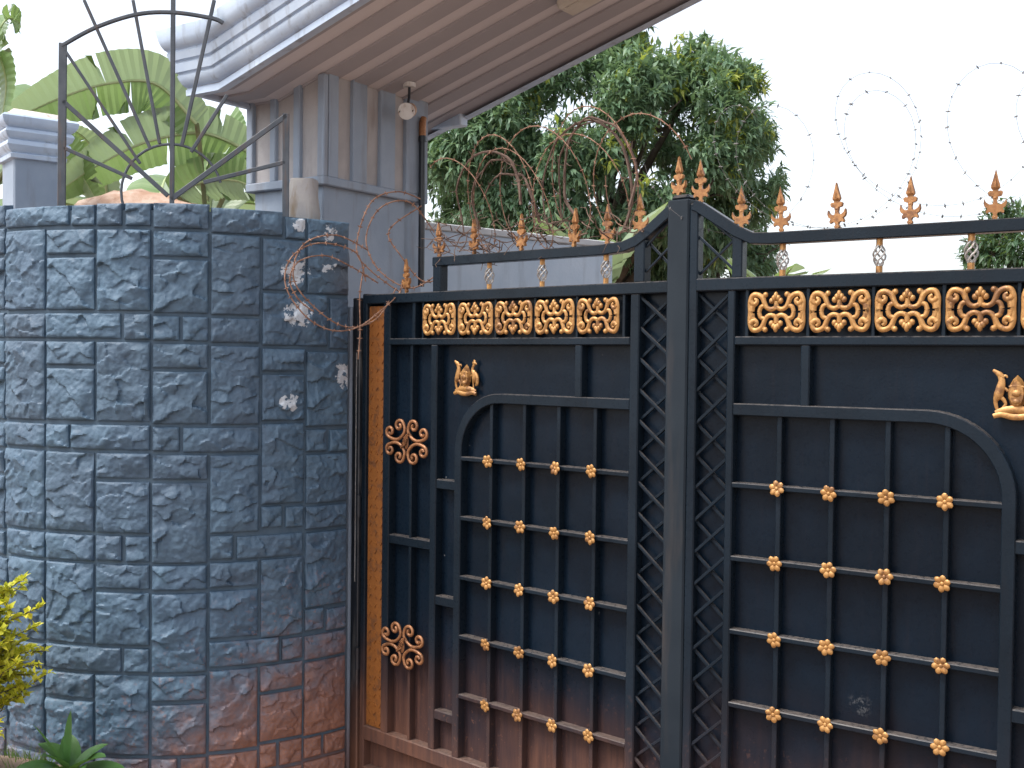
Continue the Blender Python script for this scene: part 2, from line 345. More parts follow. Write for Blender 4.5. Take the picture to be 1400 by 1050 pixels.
# the wall goes on round the bend, left of the view
for a, b in ((-63.6, -49.9), (-77, -63.6)):
    for k, (c, d) in enumerate(((2.46, 2.57), (2.11, 2.455), (1.99, 2.105), (1.64, 1.985), (1.525, 1.635), (1.175, 1.52), (1.05, 1.17), (.70, 1.045), (.585, .695), (.235, .58), (-.05, .23))): BL.append((a, b, c, d))
BL += [(-49.9, -36, -.05, .28)]
wall = thing('stone_wall', 'curved blue-grey wall of rock-faced blocks with mortar joints beside the gate', 'wall', (WCX, WCY, 0))
DEG = math.pi / 180
def ring(name, r0, r1, z0, z1, t0, t1, mat, parent, n=48):
    g = G(); vs = []
    for i in range(n + 1):
        t = lerp(t0, t1, i / n) * DEG
        for r, z in ((r1, z0), (r1, z1), (r0, z1), (r0, z0)): vs.append((r * math.sin(t), -r * math.cos(t), z))
    fs = [(i * 4 + k, i * 4 + (k + 1) % 4, i * 4 + 4 + (k + 1) % 4, i * 4 + 4 + k) for i in range(n) for k in range(4)] + [(3, 2, 1, 0), tuple(n * 4 + k for k in range(4))]
    g.add(vs, fs); return obj(name, g, mat, parent, smooth=30)
MJOINT = mat_plain('painted_joint', (.058, .092, .13), (.08, .12, .16), 12, .7, .3, dz=.5)
ring('wall_core', WR - .27, WR - .016, -.1, 2.535, -78, 48.3, MJOINT, wall)
def block_mesh(t0, t1, z0, z1, seed):
    gap = .0018
    w = (t1 - t0) * DEG * WR - 2 * gap; h = z1 - z0 - 2 * gap
    nxx = max(8, int(w / .0052)); nzz = max(8, int(h / .0052))
    u = np.linspace(0, 1, nxx + 1); v = np.linspace(0, 1, nzz + 1)
    U, V = np.meshgrid(u, v); x = U * w; z = V * h
    rs = np.random.RandomState(seed)
    wx = x + .035 * fbm(x * 22 + seed, z * 22, 3); wz = z + .035 * fbm(x * 22 + 50 + seed, z * 22 + 9, 3)
    k = max(5, int(w * h / .0034)); sx = rs.rand(k) * w; sz = rs.rand(k) * h
    gx = rs.randn(k) * .095; gz = rs.randn(k) * .155 - .04; of = rs.rand(k) * .0052
    d = (wx[..., None] - sx) ** 2 + ((wz[..., None] - sz) * 1.25) ** 2
    idx = d.argmin(-1)
    hh = of[idx] + gx[idx] * (wx - sx[idx]) + gz[idx] * (wz - sz[idx])
    # soften the steps a touch
    for _ in range(1):
        p = np.pad(hh, 1, mode='edge'); hh = (p[1:-1, 1:-1] * 5 + p[:-2, 1:-1] + p[2:, 1:-1] + p[1:-1, :-2] + p[1:-1, 2:]) / 9
    e_ = np.minimum(np.minimum(x, w - x), np.minimum(z, h - z)); hh = np.clip(hh, -.012, .024) * np.clip(e_ / .022 + .15, 0, 1) + .009 * fbm(x * 60 + seed, z * 60 + 3, 4) + .012 * fbm(x * 9 + seed * 1.7, z * 9, 2)
    e = np.minimum(np.minimum(x, w - x), np.minimum(z, h - z))
    bev = np.clip(e / .0075, 0, 1); bev = bev * bev * (3 - 2 * bev)
    r = WR - .018 + bev * (.013 + hh) + .007 * np.clip(e / .05, 0, 1)
    r[e < 1e-6] = WR - .045
    th = t0 * DEG + (gap + x) / WR; zz = z0 + gap + z
    vs = np.stack([r * np.sin(th), -r * np.cos(th), zz], -1).reshape(-1, 3)
    c = nxx + 1
    g = G(); g.v = [tuple(map(float, q)) for q in vs]
    g.f = [(j * c + i, j * c + i + 1, (j + 1) * c + i + 1, (j + 1) * c + i) for j in range(nzz) for i in range(nxx)]
    me = bpy.data.meshes.new('block'); me.from_pydata(g.v, [], g.f)
    me.polygons.foreach_set('use_smooth', [True] * len(me.polygons)); me.set_sharp_from_angle(angle=R(24)); me.materials.append(MBLK)
    return me
for i, (a, b, c, d) in enumerate(BL):
    kind = (round((b - a) / 6), round((d - c) / .115))
    link('stone_block', block_mesh(a, b, c, d, 11 + kind[0] * 7 + kind[1] * 31 + (i % 5) * 3), wall)
# lump of mortar where the wall top meets the pillar
g = G(); vs = []; rnd = random.Random(3)
for j, (zz, sx, sy) in enumerate(((2.50, .085, .10), (2.58, .078, .09), (2.66, .066, .08), (2.735, .055, .07))):
    for k in range(10):
        t = 2 * math.pi * k / 10; q = 1 + rnd.uniform(-.08, .08)
        vs.append((-.975 - WCX + .02 * j * .3 + sx * q * (abs(math.cos(t)) ** .5) * math.copysign(1, math.cos(t)), 5.03 - WCY + sy * q * (abs(math.sin(t)) ** .5) * math.copysign(1, math.sin(t)), zz))
g.add(vs, [(j * 10 + k, j * 10 + (k + 1) % 10, (j + 1) * 10 + (k + 1) % 10, (j + 1) * 10 + k) for j in range(3) for k in range(10)] + [tuple(range(30, 40))])
MMORT = mat_plain('stained_mortar', (.30, .29, .29), (.38, .36, .34), 7, .9, .4, (.22, .15, .08), .7)
obj('mortar_lump', g, MMORT, wall, smooth=50)

# ------------------------------------------------------------------ gate pillar and canopy (frame: D along the gate, N away from the street)
AD = math.atan2(-.5667, .8239)
K0 = Vector((-1.128, 5.31, 0)); KZ = 3.162
Dv = Vector((.8239, -.5667, 0)); Nv = Vector((.5667, .8239, 0))
def dn(d, n, z=0): return K0 + Dv * d + Nv * n + Vector((0, 0, z))
PC = .287   # pillar's reveal plane, d
pil = thing('gate_pillar', 'tall blue-grey plastered pillar with beige vertical grooves carrying the canopy', 'pillar', dn(PC, 0), AD)
def pbox(name, d0, d1, n0, n1, z0, z1, m, bev=.006): return obj(name, G().box(d0, d1, n0, n1, z0, z1), m, pil, bevel=bev)
pbox('shaft', -.50, -.03, .03, .625, -.05, 2.76, MPLAST)
pbox('rear_shaft', -.47, -.06, .62, .80, -.05, 3.2, MPLAST)
pbox('fluted_core', -.51, -.022, .022, .75, 2.75, 3.26, MGROOVE, 0)
for a, b in ((-.53, -.485), (-.365, -.325), (-.205, -.16), (-.045, 0)): pbox('raised_strip', a, b, 0, .03, 2.776, 3.22 + max(0, (b - .1 + PC)) * .29 * .6, MPLAST, .004)
for a, b in ((.034, .10), (.20, .30), (.40, .51), (.595, .77)): pbox('raised_strip', -.03, 0.001, a, b, 2.776, 3.28, MPLAST, .004)
pbox('lower_band', -.532, .003, -.003, .772, 2.736, 2.778, MPLAST, .005)

can = thing('gate_canopy', 'grey gabled canopy with ribbed soffit and moulded fascia above the gate', 'canopy', dn(0, 0, KZ), AD)
SL = math.tan(R(16.5)); KD = -.03; APEX = 2.33; ENDL = -.25
path = [(ENDL, 0), (KD, 0), (APEX, (APEX - KD) * SL), (2 * APEX - KD, 0), (2 * APEX - ENDL, 0)]
NA, NB = -.34, 1.09
# slab
g = G(); vs = []
for d, z in path:
    for n, up in ((NA, .011), (NB, .011), (NB, .22), (NA, .22)): vs.append((d, n, z + up))
g.add(vs, [(i * 4 + k, i * 4 + (k + 1) % 4, i * 4 + 4 + (k + 1) % 4, i * 4 + 4 + k) for i in range(4) for k in range(4)] + [(3, 2, 1, 0), (16, 17, 18, 19)])
obj('soffit_slab', g, MSOFG, can)
cs = [-.22 + .19 * k for k in range(7)]; edges = [NA - .012] + [e for c in cs for e in (c - .042, c + .042)] + [NB + .012]
for i in range(0, len(edges), 2):
    g = G(); vs = []
    for d, z in path:
        for n, up in ((edges[i] + .004, 0), (edges[i + 1] - .004, 0), (edges[i + 1], .03), (edges[i], .03)): vs.append((d, n, z + up))
    g.add(vs, [(a * 4 + k, a * 4 + (k + 1) % 4, a * 4 + 4 + (k + 1) % 4, a * 4 + 4 + k) for a in range(4) for k in range(4)] + [(3, 2, 1, 0), (16, 17, 18, 19)])
    obj('soffit_rib', g, MSOF, can)
PROF = [(-.05, -.018), (0, -.022), (0, .006), (-.010, .009), (-.010, .017), (.004, .020), (.016, .030), (.027, .048), (.031, .066), (.022, .070), (.022, .078), (.038, .081), (.046, .118), (.036, .123), (.036, .131), (.052, .134), (.062, .166), (.052, .172), (.052, .180), (.066, .183), (.082, .200), (.090, .222), (.093, .262), (.093, .274), (.085, .279), (-.05, .280)]
m = len(PROF)
def fascia(sections, name):
    g = G(); vs = [q for s_ in sections for q in s_]
    g.add(vs, [(i * m + k, i * m + k + 1, i * m + m + k + 1, i * m + m + k) for i in range(len(sections) - 1) for k in range(m - 1)] + [tuple(range(m)), tuple((len(sections) - 1) * m + k for k in range(m))])
    return obj(name, g, MFASC, can, smooth=35)
NAF = -.36; NBF = 1.105
front = [[(ENDL - .40 * max(0, up), NAF - o, up) for o, up in PROF]] + [[(d, NAF - o, z + up) for o, up in PROF] for d, z in path[1:-1]] + [[(2 * APEX - ENDL + o, NAF - o, up) for o, up in PROF]]
fascia(front, 'street_fascia')
fascia([[(ENDL - .40 * max(0, up), NBF + o, up) for o, up in PROF]] + [[(d, NBF + o, z + up) for o, up in PROF] for d, z in path[1:-1]] + [[(2 * APEX - ENDL + o, NBF + o, up) for o, up in PROF]], 'rear_fascia')
g = G(); g.add([(ENDL - .40 * max(0, up) - e, n, up) for e in (-.002, -.035) for n, up in ((NAF + .02, -.015), (NBF - .02, -.015), (NBF - .02, .277), (NAF + .02, .277))], [(0, 1, 2, 3), (7, 6, 5, 4), (0, 4, 5, 1), (1, 5, 6, 2), (2, 6, 7, 3), (3, 7, 4, 0)]); obj('end_panel', g, MFASC, can, bevel=.004)
fascia([[(2 * APEX - ENDL + o, NAF - o, up) for o, up in PROF], [(2 * APEX - ENDL + o, NBF + o, up) for o, up in PROF]], 'end_fascia')
obj('rear_beam', G().box(-.2, .30, 1.03, 1.10, .035, .16), MFASC, can, bevel=.006)

# lamp on the soffit
lm = thing('soffit_lamp', 'cream box lamp fixed under the ribbed canopy', 'lamp', dn(1.36, .52, KZ + (1.36 - KD) * SL), AD)
lm.rotation_euler = (0, -math.atan(SL), AD)
obj('lamp_body', G().box(-.10, .10, -.065, .065, -.05, .004), MCREAM, lm, bevel=.012)
obj('lamp_glass', G().box(-.075, .075, -.045, .045, -.056, -.049), MCREAM, lm, bevel=.002)
# security camera
cc = thing('security_camera', 'small white bullet security camera hanging under the canopy by the pillar', 'camera', dn(.40, .48, KZ + .43 * SL))
obj('mount_plate', G().tube([(0, 0, .004), (0, 0, -.018)], .032, 12, up=Vector((1, 0, 0))), MWHITE, cc, smooth=30)
obj('bracket', G().tube([(0, 0, -.01), (0, -.005, -.07), (-.005, -.02, -.105)], .007, 8, up=Vector((1, 0, 0))), MBLACK, cc, smooth=40)
fx = Vector((-.06, -1, -.28)).normalized(); c0 = Vector((-.005, -.01, -.135)); MDUSTY = mat_plain('dusty_white_casing', (.42, .26, .18), (.55, .38, .28), 14, .5, .1)
b_ = obj('camera_body', G().tube([c0 - fx * .07, c0 - fx * .065, c0 + fx * .045], [.030, .036, .036], 16, up=Vector((1, 0, 0))), MDUSTY, cc, smooth=40)
obj('front_ring', G().tube([c0 + fx * .04, c0 + fx * .056, c0 + fx * .057, c0 + fx * .05], [.041, .041, .030, .028], 16, up=Vector((1, 0, 0)), cap=False), MWHITE, cc, smooth=40)
obj('front_glass', G().tube([c0 + fx * .045, c0 + fx * .05], [.031, .031], 16, up=Vector((1, 0, 0))), MBARK, cc, smooth=40)
obj('lens', G().tube([c0 + fx * .049, c0 + fx * .055], [.016, .014], 12, up=Vector((1, 0, 0))), MLENS, cc, smooth=40)
# conduit beside the pillar
cd = thing('conduit_pipe', 'dark conduit pipe with orange taped top running down the pillar edge', 'pipe', dn(PC + .02, .70, 0), AD)
obj('pipe', G().tube([(0, 0, 2.3), (0, 0, 3.13)], .017, 10, up=Vector((1, 0, 0))), MBLACK, cd, smooth=40)
obj('pipe_end', G().tube([(0, 0, 3.08), (0, 0, 3.15), (0, .01, 3.175)], [.019, .019, .016], 10, up=Vector((1, 0, 0))), MCOP, cd, smooth=40)
obj('pipe_clip', G().tube([(0, 0, 3.05), (0, 0, 3.075)], .022, 10, up=Vector((1, 0, 0))), MBLACK, cd, smooth=40)

# ------------------------------------------------------------------ gate leaves
WSH = -.042     # steel sheet, behind the front plane of the rails
def ornament_scroll():
    a, b = .099, .0665; g = G()
    for sx in (1, -1):
        for sz in (1, -1):
            def P(pts): return [(sx * x * a, 0, sz * z * b) for x, z in pts]
            def T(pts, r0, r1, k=4, y=0.0):
                q = crom(P(pts), k); g.tube([(p.x, y, p.z) for p in q], rads(len(q), r0, r1), 6, flat=.8)
            T([(0, .25), (.17, .14), (.33, .24), (.42, .5), (.45, .74), (.38, .88)], .0075, .0085)
            g.ell((sx * .37 * a, -.001, sz * .87 * b), (.0095, .008, .0095), 8, 5)
            T([(.40, .40), (.50, .74), (.68, .89), (.84, .84), (.915, .55), (.915, .22), (.905, -.10)], .0085, .0085)
            T([(.90, .55), (.80, .40), (.70, .46), (.68, .60), (.76, .68)], .0105, .0055, 3, -.001)
            T([(.86, .06), (.84, .26), (.78, .40)], .010, .009, 3)
            T([(.38, .34), (.54, .26), (.60, .0)], .0075, .0075, 4, .001)
            g.ell((sx * .155 * a, -.001, sz * .56 * b), (.0095, .008, .0105), 8, 5)
            g.ell((sx * .07 * a, -.002, sz * .70 * b), (.0095, .0085, .011), 8, 5)
    for sz in (1, -1):
        g.ell((0, -.003, sz * .80 * b), (.0085, .009, .0145), 8, 6)
        g.tube([(0, 0, sz * .15 * b), (0, 0, sz * .55 * b)], [.009, .008], 6, flat=.8)
    return mesh(g, MGOLD, smooth=60)
def ornament_flower():
    g = G()
    for k in range(6):
        t = k * math.pi / 3 + math.pi / 6; c, s = math.cos(t), math.sin(t)
        vs, fs = G().ell((.0145, 0, 0), (.0135, .0055, .0108), 8, 5).v, G().ell((.0145, 0, 0), (.0135, .0055, .0108), 8, 5).f
        g.add([(x * c - z * s, y - .003 - .16 * x, x * s + z * c) for x, y, z in vs], fs)
    g.ell((0, -.0065, 0), (.0075, .005, .0075), 8, 5)
    return mesh(g, MGOLD, smooth=60)
def ornament_spear():
    h = .15; out = [(0, 1.0), (.045, .82), (.085, .69), (.088, .645), (.05, .615), (.055, .575), (.10, .585), (.14, .555), (.125, .49), (.095, .475), (.05, .47), (.034, .38), (.05, .315), (.11, .315), (.17, .36), (.20, .43), (.215, .34), (.19, .27), (.14, .235), (.17, .18), (.155, .135), (.10, .165), (.05, .15), (.03, .10), (.055, .075), (.055, .045), (.03, .02), (.035, -.02)]
    poly = [(x * h, z * h) for x, z in out] + [(-x * h, z * h) for x, z in out[::-1][:-1]]
    g = G(); g.prism(poly, -.0065, .0065)
    g.tube([(0, 0, .62 * h), (0, 0, .69 * h), (0, 0, .82 * h), (0, 0, 1.02 * h)], [.009, .0125, .0075, .0005], 4, up=Vector((.7, .7, 0)))
    g.tube([(0, 0, .61 * h), (0, 0, .66 * h)], [.011, .0135], 8, up=Vector((1, 0, 0)))
    g.ell((0, 0, .06 * h), (.008, .008, .006), 8, 5); g.ell((0, 0, .44 * h), (.009, .009, .006), 8, 5)
    return mesh(g, MSPEAR, smooth=40, bevel=.0012)
def ornament_baluster():
    hh = .108
    g = G(); g.tube([(0, 0, 0), (0, 0, .022)], .0105, 8, up=Vector((1, 0, 0)))
    c = G()
    for k in range(5):
        pts = []
        for i in range(13):
            t = i / 12; th = k * 2 * math.pi / 5 + t * 3.6; r = .005 + .014 * math.sin(math.pi * t)
            pts.append((r * math.cos(th), r * math.sin(th), .018 + t * (hh - .034)))
        c.tube(pts, .0034, 5, up=Vector((.3, .2, 1)))
    return mesh(g, MGOLD, smooth=40), mesh(c, MCAGE, smooth=60)
def ornament_roundel():
    a, b = .135, .10; g = G()
    for sx in (1, -1):
        for sz in (1, -1):
            pts = []
            for i in range(10):      # inner spiral near the vertical axis
                t = i / 9; th = lerp(-2.4 * math.pi, 0.0, t); r = lerp(.04, .235, t); pts.append((.34 + -r * math.cos(th) * 1.0, .68 + r * math.sin(-th) * 1.25))
            pts += [(.08, .46), (.17, .28), (.32, .13), (.52, .06), (.76, .12)]
            for i in range(1, 10):
                t = i / 9; th = lerp(-.5 * math.pi, 1.9 * math.pi, t); r = lerp(.215, .05, t); pts.append((.78 + r * math.cos(th), .40 + r * 1.25 * math.sin(th)))
            q = crom([(sx * x * a, sz * z * b) for x, z in pts], 2)
            g.tube(q, [.0076] * len(q), 7, flat=.9)
    for k in range(5):
        g.tube([(lerp(-.014, .006, k / 4) - .014, -.008, -.028 + .011 * k), (lerp(-.014, .006, k / 4) + .022, -.010, -.006 + .012 * k)], .0036, 5)
    g.ell((0, 0, 0), (.014, .006, .034), 8, 6)
    return mesh(g, MCOP, smooth=60)
def ornament_emblem():
    s = .0735; g = G()
    def T(pts, rad, k=4, y=0.0, flat=.75):
        q = crom([(x * s, z * s) for x, z in pts], k); n = len(q)
        rr = [np.interp(i / (n - 1), np.linspace(0, 1, len(rad)), rad) * s for i in range(n)]
        g.tube([(p.x, y, p.z) for p in q], rr, 8, flat=flat)
    # shield with a pointed top, slit eyes of the drum below
    g.prism([(x * s, z * s) for x, z in ((0, .78), (.16, .62), (.30, .35), (.36, .10), (.34, -.15), (.24, -.42), (.10, -.56), (-.10, -.56), (-.24, -.42), (-.34, -.15), (-.36, .10), (-.30, .35), (-.16, .62))], -.014, .004, .25, 0, 0)
    g.ell((0, -.012, .05 * s), (.20 * s, .008, .16 * s), 10, 6); g.ell((0, -.013, -.28 * s), (.17 * s, .007, .12 * s), 10, 6)
    T([(-.28, .30), (0, .36), (.28, .30)], [.04, .05, .04], y=-.012)
    # antelope on one side
    T([(-.74, -.62), (-.80, -.30), (-.70, -.05), (-.62, .25), (-.58, .55), (-.66, .74)], [.06, .09, .19, .18, .13, .10])
    T([(-.52, .66), (-.68, .80), (-.92, .97)], [.10, .12, .05])
    T([(-.55, .72), (-.42, .74), (-.38, .66)], [.06, .05, .03])
    T([(-.64, -.1), (-.50, -.22), (-.42, -.40), (-.52, -.55)], [.10, .08, .06, .05])
    T([(-.60, .28), (-.44, .22), (-.34, .12)], [.07, .06, .05])
    # crane on the other side
    T([(.60, -.58), (.58, -.30), (.66, -.05), (.62, .28), (.50, .45), (.56, .66), (.66, .80)], [.05, .06, .18, .17, .10, .08, .09])
    T([(.50, .86), (.66, .86), (.84, .78)], [.05, .10, .03])
    T([(.56, .92), (.64, .99), (.72, .93)], [.05, .06, .04])
    T([(.70, .30), (.86, .05), (.88, -.28), (.76, -.42)], [.10, .13, .11, .05])
    T([(.58, .20), (.44, .16), (.34, .10)], [.07, .05, .04])
    # mound and ribbon
    T([(-.78, -.78), (-.45, -.66), (0, -.60), (.45, -.66), (.78, -.78)], [.12, .16, .18, .16, .12], y=-.001)
    T([(-.86, -.90), (-.55, -.82), (-.2, -.90), (.2, -.90), (.55, -.82), (.86, -.90)], [.10, .12, .13, .13, .12, .10], y=-.005)
    return mesh(g, MGOLD, smooth=50)
OS, OF, OSP, OR, OE = ornament_scroll(), ornament_flower(), ornament_spear(), ornament_roundel(), ornament_emblem()
OBA, OBC = ornament_baluster()

def leaf(name, label, loc, rz, sx, cfg):
    L = thing(name, label, 'gate', loc, rz, 'leaves of the black double gate')
    def box(nm, u0, u1, v0, v1, w0=WSH - .004, w1=0.0, m=MG, bev=.004):
        x0, x1 = sorted((sx * u0, sx * u1)); return obj(nm, G().box(x0, x1, -w1, -w0, v0, v1), m, L, bevel=bev)
    E = cfg['edge']; st = cfg['grid0']; fl = cfg['cols']; ar = cfg['arch']; lat = cfg['lat']
    box('steel_sheet', lat[0] - .02, E - .01, .05, 2.19, WSH - .006, WSH, MSH, 0)
    box('top_rail', lat[0], E, 2.17, 2.214, w1=.004)
    box('middle_rail', st[1], 1.572, 1.985, 2.015)
    box('bottom_rail', lat[0], E, .182, .247, w1=.002)
    box('sill_rail', lat[0], E, .005, .06, w1=.002)
    box('grid_stile', st[0], st[1], .245, 2.172)
    # lattice: crossed square rods
    dv = .1125; h = lat[1] - lat[0]
    me = {}
    for sgn in (1, -1):
        g = G(); g.bar((0, 0, 0), (h * sx, 0, dv * sgn), .0105, .0105); me[sgn] = mesh(g, MG, bevel=.0015)
    vv = .25
    while vv + dv < 2.2:
        link('lattice_rod', me[1], L, loc=(sx * lat[0], .016, vv))
        link('lattice_rod', me[-1], L, loc=(sx * lat[0], .026, vv + dv))
        vv += dv
    # crest lattice
    for (u0, v0, u1, v1, y) in cfg['crest_lat']:
        obj('lattice_rod', G().bar((sx * u0, y, v0), (sx * u1, y, v1), .0085, .0085), MG, L, bevel=.0015)
    # fretwork row
    for a, b in cfg['seps']: box('divider_bar', a, b, 2.013, 2.172, w1=-.004, bev=.002)
    for c in cfg['scrolls']: link('scroll_panel', OS, L, loc=(sx * c, -.002, 2.0945), rot=(0, random.uniform(-.012, .012), 0))
    for a, b in cfg['short']: box('short_stile', a, b, 1.785, 1.987, w1=-.003)
    # arch rail with rounded corner down into the outer stile
    rc, uo, vo, tk = cfg['rc'], ar, 1.788, .040
    g = G(); sec = [(st[1] - .002, vo, st[1] - .002, vo - tk)]
    for i in range(15):
        t = i / 14 * math.pi / 2
        sec.append((uo - rc + rc * math.sin(t), vo - rc + rc * math.cos(t), uo - rc + (rc - tk) * math.sin(t), vo - rc + (rc - tk) * math.cos(t)))
    sec.append((uo, .245, uo - tk + .002, .245))
    vs = [(sx * a, y, b) for (p, q, r_, s_) in sec for (a, b, y) in ((p, q, 0), (r_, s_, 0), (r_, s_, .046), (p, q, .046))]
    nS = len(sec)
    g.add(vs, [(i * 4 + k, i * 4 + (k + 1) % 4, i * 4 + 4 + (k + 1) % 4, i * 4 + 4 + k) for i in range(nS - 1) for k in range(4)] + [(0, 1, 2, 3), tuple((nS - 1) * 4 + k for k in range(4))])
    obj('arch_rail', g, MG, L, bevel=.003)
    # inner grid
    rows = [1.5105 - .25 * k for k in range(5)]
    for c in fl:
        dd = c - (uo - rc); top = 1.752 if dd < 0 else vo - rc + math.sqrt(max(0, (rc - tk) ** 2 - dd * dd))
        box('grid_bar', c - .0085, c + .0085, .245, top + .004, w1=-.010, bev=.002)
    for v in rows:
        box('cross_bar', st[1] - .004, uo - tk + .006, v - .009, v + .009, WSH, -.001, bev=.003)
        for c in fl: link('flower_boss', OF, L, loc=(sx * c + random.uniform(-.0025, .0025), -.002, v + random.uniform(-.0025, .0025)), rot=(random.uniform(-.15, .15), random.uniform(-.5, .5), random.uniform(-.15, .15)))
    for v in (1.392, .893, .40): box('stub_bar', uo - .004, cfg['side'][0] + .003, v - .021, v + .021, w1=-.004)
    # outer side: stiles, twin recessed panels, ochre tread plate
    box('side_stile', *cfg['side'], .245, 1.987)
    box('thin_stile', 1.427, 1.443, .245, 1.987, w1=-.008, bev=.002)
    box('side_cross_bar', 1.303, 1.572, 1.10, 1.142, w1=-.006)
    box('outer_stile', 1.567, 1.612, .245, 2.172)
    box('edge_stile', 1.722, E, .0, 2.218, w1=.003)
    box('tread_plate', 1.610, 1.724, .25, 2.16, WSH, -.014, MSTRIP, 0)
    g = G(); rr = random.Random(5); 
    for i in range(46):
        v = .27 + i * .041
        for j in range(3):
            u = 1.628 + j * .037; s_ = 1 if (i + j) % 2 else -1
            g.bar((sx * (u - .006), .0125, v - .008 * s_), (sx * (u + .006), .0125, v + .008 * s_), .004, .005)
    o = obj('tread_pattern', g, MSTRIP, L); o['kind'] = 'stuff'
    for (u, v) in ((1.447, 1.562), (1.462, .662)): link('scroll_roundel', OR, L, loc=(sx * u, -.006, v))
    link('emblem', OE, L, loc=(sx * cfg['emb'], .024, 1.848)) if sx < 0 else link('emblem', OE, L, loc=(cfg['emb'], .024, 1.842))
    # crest
    cu = cfg['crest_u']
    pts = cfg['hip']; g = G()
    full = [(cu, 2.341)] + pts
    q = [Vector((sx * a, .022, b)) for a, b in full]
    vs = []
    for i, p in enumerate(q):
        t = (q[min(i + 1, len(q) - 1)] - q[max(i - 1, 0)]).normalized(); nrm = Vector((-t.z, 0, t.x)) * .0195
        if nrm.z < 0: nrm = -nrm
        for s1, y in ((1, -.026), (-1, -.026), (-1, .02), (1, .02)): vs.append((p.x + nrm.x * s1, p.y + y, p.z + nrm.z * s1))
    g.add(vs, [(i * 4 + k, i * 4 + (k + 1) % 4, i * 4 + 4 + (k + 1) % 4, i * 4 + 4 + k) for i in range(len(q) - 1) for k in range(4)] + [(0, 1, 2, 3), tuple((len(q) - 1) * 4 + k for k in range(4))])
    obj('crest_rail', g, MG, L, bevel=.003)
    box('crest_post', cu - .05, cu, 2.212, 2.335)
    box('crest_post', *cfg['cpost'], 2.212, cfg['cpost_top'], w1=-.001)
    for u, v in cfg['spears']: link('spear_finial', OSP, L, loc=(sx * u, .018, v), rot=(0, random.uniform(-.06, .06), random.uniform(-.25, .25)))
    for u in cfg['bal']:
        b0 = link('baluster', OBC, L, loc=(sx * u, .02, 2.213)); link('foot', OBA, b0); link('collar', OBA, b0, loc=(0, 0, .086))
    return L, box
random.seed(4)
AL, AR = -0.7307, -0.6025
Lleaf, lbox = leaf('gate_leaf', 'black steel gate leaf with gold scrollwork hinged beside the curved stone wall', (.6226, 3.832, 0), AL, -1, dict(
    edge=1.752, lat=(.088, .228), grid0=(.222, .262), cols=(.424, .601, .778, .957), arch=1.158, rc=.25,
    seps=((.288, .300), (.508, .519), (.718, .729), (.930, .941), (1.141, 1.152), (1.357, 1.367), (1.410, 1.428)),
    scrolls=(.408, .6185, .8305, 1.0415, 1.2545), short=((.487, .521),), side=(1.267, 1.305), emb=1.116,
    crest_u=1.30, hip=[(.40, 2.340), (.30, 2.346), (.245, 2.362), (.19, 2.395), (.055, 2.490)], cpost=(.203, .25), cpost_top=2.372,
    crest_lat=[(.085, 2.35, .205, 2.25, .016), (.085, 2.25, .205, 2.36, .026), (.085, 2.45, .205, 2.34, .016)],
    spears=((1.48, 2.214), (1.277, 2.358), (1.07, 2.358), (.81, 2.358), (.542, 2.358), (.383, 2.358), (.234, 2.385), (.07, 2.50)), bal=(.985, .701, .389)))
MPOST = mat_plain('worn_post_paint', (.010, .016, .023), (.016, .023, .031), 3, .42, .1, (.10, .075, .06), .3, spec=.2, dz=.5)
lbox('meeting_post', .002, .092, .0, 2.494, -.052, .022, MPOST, .006)
lbox('post_cap', .008, .086, 2.488, 2.512, -.046, .016, MG, .012)
Rleaf, rbox = leaf('gate_leaf', 'black steel gate leaf with gold scrollwork standing clear of the stone wall', (.6184, 3.8061, 0), AR, 1, dict(
    edge=1.70, lat=(.016, .137), grid0=(.133, .160), cols=(.320, .497, .674, .852), arch=1.050, rc=.262,
    seps=((.196, .208), (.406, .418), (.617, .628), (.829, .841), (1.040, 1.051), (1.25, 1.262), (1.41, 1.428)),
    scrolls=(.307, .5175, .7285, .9405, 1.151), short=((.390, .421),), side=(1.17, 1.208), emb=1.042,
    crest_u=1.66, hip=[(.28, 2.340), (.215, 2.344), (.16, 2.370), (.02, 2.462), (.0, 2.470)], cpost=(.146, .183), cpost_top=2.375,
    crest_lat=[(.018, 2.36, .15, 2.24, .016), (.018, 2.23, .15, 2.35, .026), (.018, 2.45, .15, 2.34, .016)],
    spears=((.022, 2.475), (.172, 2.372), (.313, 2.358), (.5, 2.358), (.727, 2.358), (.971, 2.358), (1.23, 2.358), (1.48, 2.358)), bal=(.318, .634, .907, 1.2)))
rbox('meeting_stile', -.012, .020, .0, 2.475, -.05, -.002)

# hinge post and jamb strip between wall and gate
jp = thing('hinge_post', 'narrow black steel hinge post between stone wall and gate', 'post', (.6226, 3.832, 0), AL)
obj('post', G().box(-1.812, -1.762, -.01, .05, -.02, 2.20), MBLACK, jp, bevel=.004)
obj('jamb_strip', G().box(-1.86, -1.815, -.02, .16, -.02, 2.16), MPLAST, jp, bevel=.004)
obj('worn_edge', G().box(-1.784, -1.780, -.0115, -.009, .9, 1.95), MCAGE, jp)
for v in (.5, 1.2, 1.95): obj('hinge', G().tube([(-1.757, -.012, v), (-1.757, -.012, v + .10)], .011, 8, up=Vector((1, 0, 0))), MBLACK, jp, smooth=40)

